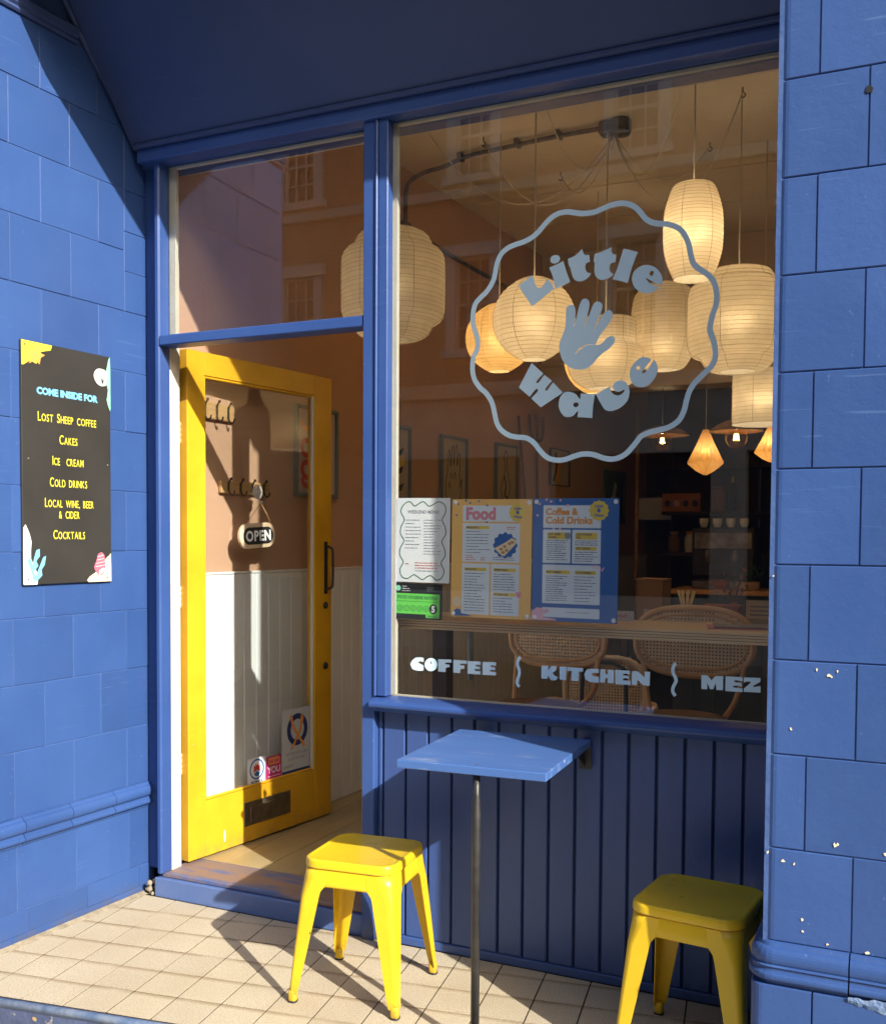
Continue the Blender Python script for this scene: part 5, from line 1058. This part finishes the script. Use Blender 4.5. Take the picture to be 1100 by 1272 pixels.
def sup(w, h, p, n=44):
    o = []
    for i in range(n):
        a = 2 * math.pi * i / n; c, s_ = math.cos(a), math.sin(a); o.append((w / 2 * (abs(c) ** (2 / p)) * (1 if c >= 0 else -1), h / 2 * (abs(s_) ** (2 / p)) * (1 if s_ >= 0 else -1), 0))
    return o
def bar_chair(label, x, y, zb, w, h, zs, ang=0):
    t = thing('bar_chair', label, 'chair', T(x, y, .0885, R(ang)), 'cane-backed bar chairs at the window shelf')
    FB = Matrix.Translation((0, .02, zb - .0885)) @ Matrix.Rotation(R(90), 4, 'X')
    obj('back_frame', MB().tube(sup(w, h, 2.6), .0125, 8, True), M_bent, t, FB)
    obj('back_frame_inner', MB().tube(sup(w - .05, h - .05, 2.6), .007, 6, True), M_bent, t, FB)
    cane_panel(t, w - .02, h - .02, 2.6, F=FB)
    zz = zs - .0885
    obj('seat', MB().lathe([(.0001, zz + .004), (.12, zz + .003), (.165, zz - .004), (.178, zz - .016), (.172, zz - .03), (.0001, zz - .034)], 36, 0, -.22), M_leather, t)
    for sx in (-1, 1):
        obj('back_post', MB().tube(spline([(sx * .14, -.10, zz - .02), (sx * .17, -.02, zz + .04), (sx * (w / 2 - .03), .02, zb - .0885 - h * .30)], 4), .011, 8), M_bent, t)
        for sy in (-.36, -.08): obj('leg', MB().tube([(sx * .12, sy, zz - .03), (sx * .17, sy + (-.04 if sy < -.2 else .04), 0)], .012, 8), M_bent, t)
    obj('foot_ring', MB().tube([(.15 * math.cos(R(a)), -.22 + .15 * math.sin(R(a)), .28) for a in range(0, 360, 15)], .008, 6, True), M_bent, t)
    return t
bar_chair('cane-backed bar chair behind the glass left of centre, its back under the blue poster', -1.357, 4.0, 1.036, .41, .235, .80)
bar_chair('cane-backed bar chair at the right, its wide back rising above the bar shelf', -.800, 4.0, 1.047, .455, .265, .795)
ch = thing('cafe_chair', 'lower cafe chair with pale bentwood, black arch and cane back behind the word KITCHEN', 'chair', T(-1.319, 4.6, .0885, R(8)))
FB = Matrix.Translation((0, 0, .655)) @ Matrix.Rotation(R(90), 4, 'X')
obj('back_frame', MB().tube(sup(.37, .30, 3), .016, 8, True), M_lbent, ch, FB); cane_panel(ch, .35, .28, 3, F=FB)
obj('black_arch', MB().tube(spline([(-.10, -.035, .30), (-.10, -.035, .70), (-.07, -.035, .775), (0, -.035, .79), (.07, -.035, .775), (.10, -.035, .70), (.10, -.035, .30)], 5), .010, 8), M_black, ch)
obj('arm', MB().tube(spline([(-.19, -.03, .60), (-.24, -.15, .62), (-.25, -.30, .60), (-.23, -.38, .50), (-.21, -.36, .40)], 5), .014, 8), M_lbent, ch); obj('arm', MB().tube(spline([(.19, -.03, .60), (.24, -.15, .62), (.25, -.30, .60), (.23, -.38, .50), (.21, -.36, .40)], 5), .014, 8), M_lbent, ch)
obj('seat', MB().lathe([(.0001, .39), (.19, .388), (.205, .375), (.19, .362), (.0001, .36)], 32, 0, -.22), M_leather, ch)
for sx in (-1, 1):
    for sy in (-.38, -.04): obj('leg', MB().tube([(sx * .15, sy, .36), (sx * .19, sy + (.03 if sy > -.2 else -.03), 0)], .013, 8), M_lbent, ch)
# things lying on the bar
t = thing('menu_booklet', 'glossy dark red menu booklet lying on the bar at the right edge', 'booklet', T(-.52, 3.50, 1.1535, R(12))); obj('cover', MB().cbox(-.13, .13, -.07, .09, 0, .003, .001), P_rose, t); obj('cover', MB().cbox(-.11, .14, -.06, .10, .0035, .0065, .001), flat('print_dark_photo', (.10, .08, .12)), t)
t = thing('name_card', 'small white folded card with pink print standing on the bar shelf', 'card', T(-.985, 3.60, 1.1535, R(5))); obj('card', MB().box(-.055, .055, 0, .002, 0, .035), P_shell, t); obj('lettering', text('Food', .022, 'CENTER', .0004, 1.3, z=0), P_pink, t, Matrix.Translation((0, -.001, .011)) @ Matrix.Rotation(R(90), 4, 'X'))
# side table behind the bar with takeaway bits
sd = thing('side_table', 'dark side table carrying boxes between the bar and the counter', 'table', T(-1.15, 6.0, .0885)); obj('table_top', MB().cbox(-.45, .45, -.25, .25, .86, .89, .004), M_dwall, sd)
for x in (-.4, .4):
    for y in (-.2, .2): obj('leg', MB().box(x - .02, x + .02, y - .02, y + .02, 0, .86), M_dwall, sd)
ZT = .9789
M_kraft = mat('kraft_card', (.32, .19, .10), .8)
def boxy(name, label, x, y, w, d, h, m, lid=True, tagm=None):
    t = thing(name, label, 'box', T(x, y, ZT, R(random.uniform(-8, 8)))); obj('body', MB().cbox(-w / 2, w / 2, -d / 2, d / 2, 0, h, .003), m, t); obj('lid', MB().cbox(-w / 2 - .004, w / 2 + .004, -d / 2 - .004, d / 2 + .004, h + .0005, h + .018, .003), m, t)
    if tagm: obj('label_card', MB().box(-.03, .03, -d / 2 - .008, -d / 2 - .0055, .01, .06), tagm, t)
boxy('carton', 'tall kraft box with a small label on the side table', -1.42, 5.95, .16, .14, .22, M_kraft, tagm=P_card); boxy('carton', 'low reddish box in front on the side table', -1.02, 5.92, .20, .12, .08, mat('red_card', (.30, .08, .05), .7), tagm=P_white)
t = thing('cutlery_cup', 'dark cup of pale wooden cutlery on the side table', 'cup', T(-1.23, 5.95, ZT)); obj('cup', MB().lathe([(.035, 0), (.045, .09), (.041, .09), (.03, .005)], 20), P_black, t)
for k in range(9): a = k * .7; obj('stick', MB().tube([(.01 * math.cos(a), .01 * math.sin(a), .02), (.05 * math.cos(a), .03 * math.sin(a), .17)], .005, 5), P_cream, t)
t = thing('dried_flowers', 'small vase of reddish dried flowers on the side table', 'flowers', T(-.97, 6.0, ZT)); obj('vase', MB().lathe([(.025, 0), (.04, .03), (.035, .07), (.015, .10), (.02, .11)], 18), M_kraft, t)
st_ = MB(); fl_ = MB(); rnd = random.Random(5)
for k in range(16): a = rnd.uniform(0, 6.28); r_ = rnd.uniform(.02, .08); z = rnd.uniform(.16, .30); st_.tube([(0, 0, .09), (r_ * .5 * math.cos(a), r_ * .5 * math.sin(a), z * .7), (r_ * math.cos(a), r_ * math.sin(a), z)], .0015, 4); fl_.lathe([(.001, z - .012), (.010, z), (.001, z + .014)], 6, r_ * math.cos(a), r_ * math.sin(a))
obj('stems', st_, M_rust, t, stuff=True); obj('flower_heads', fl_, mat('dried_red', (.28, .08, .06), .8), t, stuff=True)
# counter
M_cnt = mat('slate_blue_counter', (.055, .085, .12), .5, var=(3, (.07, .10, .14)))
cn = thing('counter', 'slate-blue service counter with wooden top at the back right of the room', 'counter'); obj('body', MB().box(-1.66, 2.0, 7.6, 8.1, .0885, 1.042), M_cnt, cn); obj('top', MB().cbox(-1.70, 2.0, 7.56, 8.16, 1.0425, 1.075, .003), M_bent, cn)
for i in range(12): obj('front_board', MB().cbox(-1.66 + .16 * i, -1.504 + .16 * i, 7.588, 7.5995, .09, 1.04, .003), M_cnt, cn)
t = thing('paper_notice', 'small buff paper notice on the counter front by the pier edge', 'notice', frame((-1.14, 7.586, .84), (1, 0, 0))); obj('sheet', MB().box(0, .22, 0, .17, 0, .0015), P_card, t); bars(t, .03, .06, .12, 3, .16, P_ink, 90, .012)
t = thing('bowl', 'terracotta bowl on the counter top', 'bowl', T(-1.36, 7.8, 1.0755)); obj('bowl', MB().lathe([(.03, .0), (.05, .01), (.075, .07), (.07, .07), (.045, .015), (.001, .012)], 22), mat('terracotta_clay', (.40, .13, .06), .7), t)
t = thing('potted_plant', 'small green plant in a pale trough on the counter', 'plant', T(-1.16, 7.8, 1.0755)); obj('trough', MB().cbox(-.08, .08, -.04, .04, 0, .06, .004), P_card, t); lf = MB()
for k in range(40): a = rnd.uniform(0, 6.28); r_ = rnd.uniform(.02, .10); z = rnd.uniform(.06, .17); x_, y_ = r_ * math.cos(a), r_ * .6 * math.sin(a); lf.add([(x_, y_, z), (x_ + .02, y_ + .008, z + .012), (x_ + .005, y_ + .012, z + .028)], [(0, 1, 2)])
obj('leaves', lf, mat('plant_green', (.03, .10, .025), .6), t, stuff=True)
# espresso machine and shelves in the dark
t = thing('coffee_machine', 'black coffee machine glinting on the counter', 'machine', T(-1.42, 7.95, 1.0755)); obj('body', MB().cbox(-.16, .30, -.13, .17, .09, .46, .012), M_black, t); obj('drip_tray', MB().cbox(-.15, .29, -.17, .16, .0, .06, .006), M_steel, t); obj('panel', MB().cbox(-.14, .28, -.14, -.131, .30, .42, .003), M_steel, t)
for x in (-.04, .16): obj('group_head', MB().lathe([(.03, .20), (.035, .24), (.03, .29)], 16, x, -.12), M_steel, t); 
for x in (-.1, .0, .1, .2): obj('cup_stack', MB().lathe([(.022, .461), (.034, .49), (.035, .53), (.03, .53)], 16, x, .02), P_white, t)
shf = thing('back_shelves', 'dark wall shelves of jars and boxes behind the counter', 'shelf', T(0, 9.2, 0))
for z in (1.30, 1.66, 2.06): obj('shelf_board', MB().cbox(-2.10, 1.6, -.15, .20, z, z + .028, .003), M_dwall, shf)
for x in (-2.08, -1.30, -.4, .6): obj('upright', MB().box(x - .012, x + .012, .10, .14, 1.0, 2.4), M_black, shf)
def st_item(name, label, cat, x, z): return thing(name, label, cat, T(x, 9.12, z))
t = st_item('gift_box', 'wide orange box with round cut-outs on the dark back shelf', 'box', -1.93, 1.6885); obj('body', MB().cbox(-.17, .17, -.06, .08, 0, .16, .004), mat('orange_card', (.55, .20, .05), .6), t)
for k in range(4): obj('round_window', MB().prism(ell(-.12 + .08 * k, 0, .026, .03, 16), 0, .002), [P_line, P_lpink, P_line, P_line][k], t, Matrix.Translation((0, -.061, .07)) @ Matrix.Rotation(R(90), 4, 'X'))
t = st_item('coffee_bag', 'rust-coloured coffee bag next to the orange box', 'bag', -1.62, 1.6885); obj('bag', MB().cbox(-.055, .055, -.035, .035, 0, .20, .012), mat('rust_bag', (.38, .15, .07), .7), t); obj('folded_top', MB().cbox(-.05, .05, -.008, .008, .2005, .225, .004), M_kraft, t)
t = st_item('wine_bottle', 'dark bottle with gold cap on the back shelf', 'bottle', -1.50, 1.6885); obj('glass_body', MB().lathe([(.001, 0), (.034, 0), (.036, .02), (.036, .17), (.028, .20), (.013, .235), (.012, .27)], 20), P_black, t); obj('cap', MB().lathe([(.0125, .25), (.0135, .30), (.001, .302)], 16), P_yel, t)
for i, (x, m_, nm) in enumerate(((-2.0, M_kraft, 'kraft'), (-1.86, P_white, 'white'), (-1.72, M_steel, 'steel'), (-1.60, P_card, 'buff'), (-1.48, P_white, 'tall white'))):
    t = st_item('jar', nm + ' lidded jar on the lower back shelf', 'jar', x, 1.3285); obj('jar_body', MB().lathe([(.001, 0), (.045, 0), (.05, .02), (.05, .13), (.03, .16)], 18), m_, t); obj('jar_lid', MB().lathe([(.034, .16), (.036, .185), (.001, .187)], 18), M_bent, t)
obj('menu_sheet', MB().box(-.16, .16, -.002, .002, 0, .20), P_white, None, T(-2.23, 9.3, 1.62)); tag(COL.objects['menu_sheet'], 'pale sheet pinned by the far corner of the side wall', 'notice')
pp = tag(obj('corner_pipe', MB().tube([(-2.13, 8.3, .09), (-2.13, 8.3, 2.5)], .018, 8), M_ratt), 'thin vertical brown pipe rising behind the counter end', 'pipe')
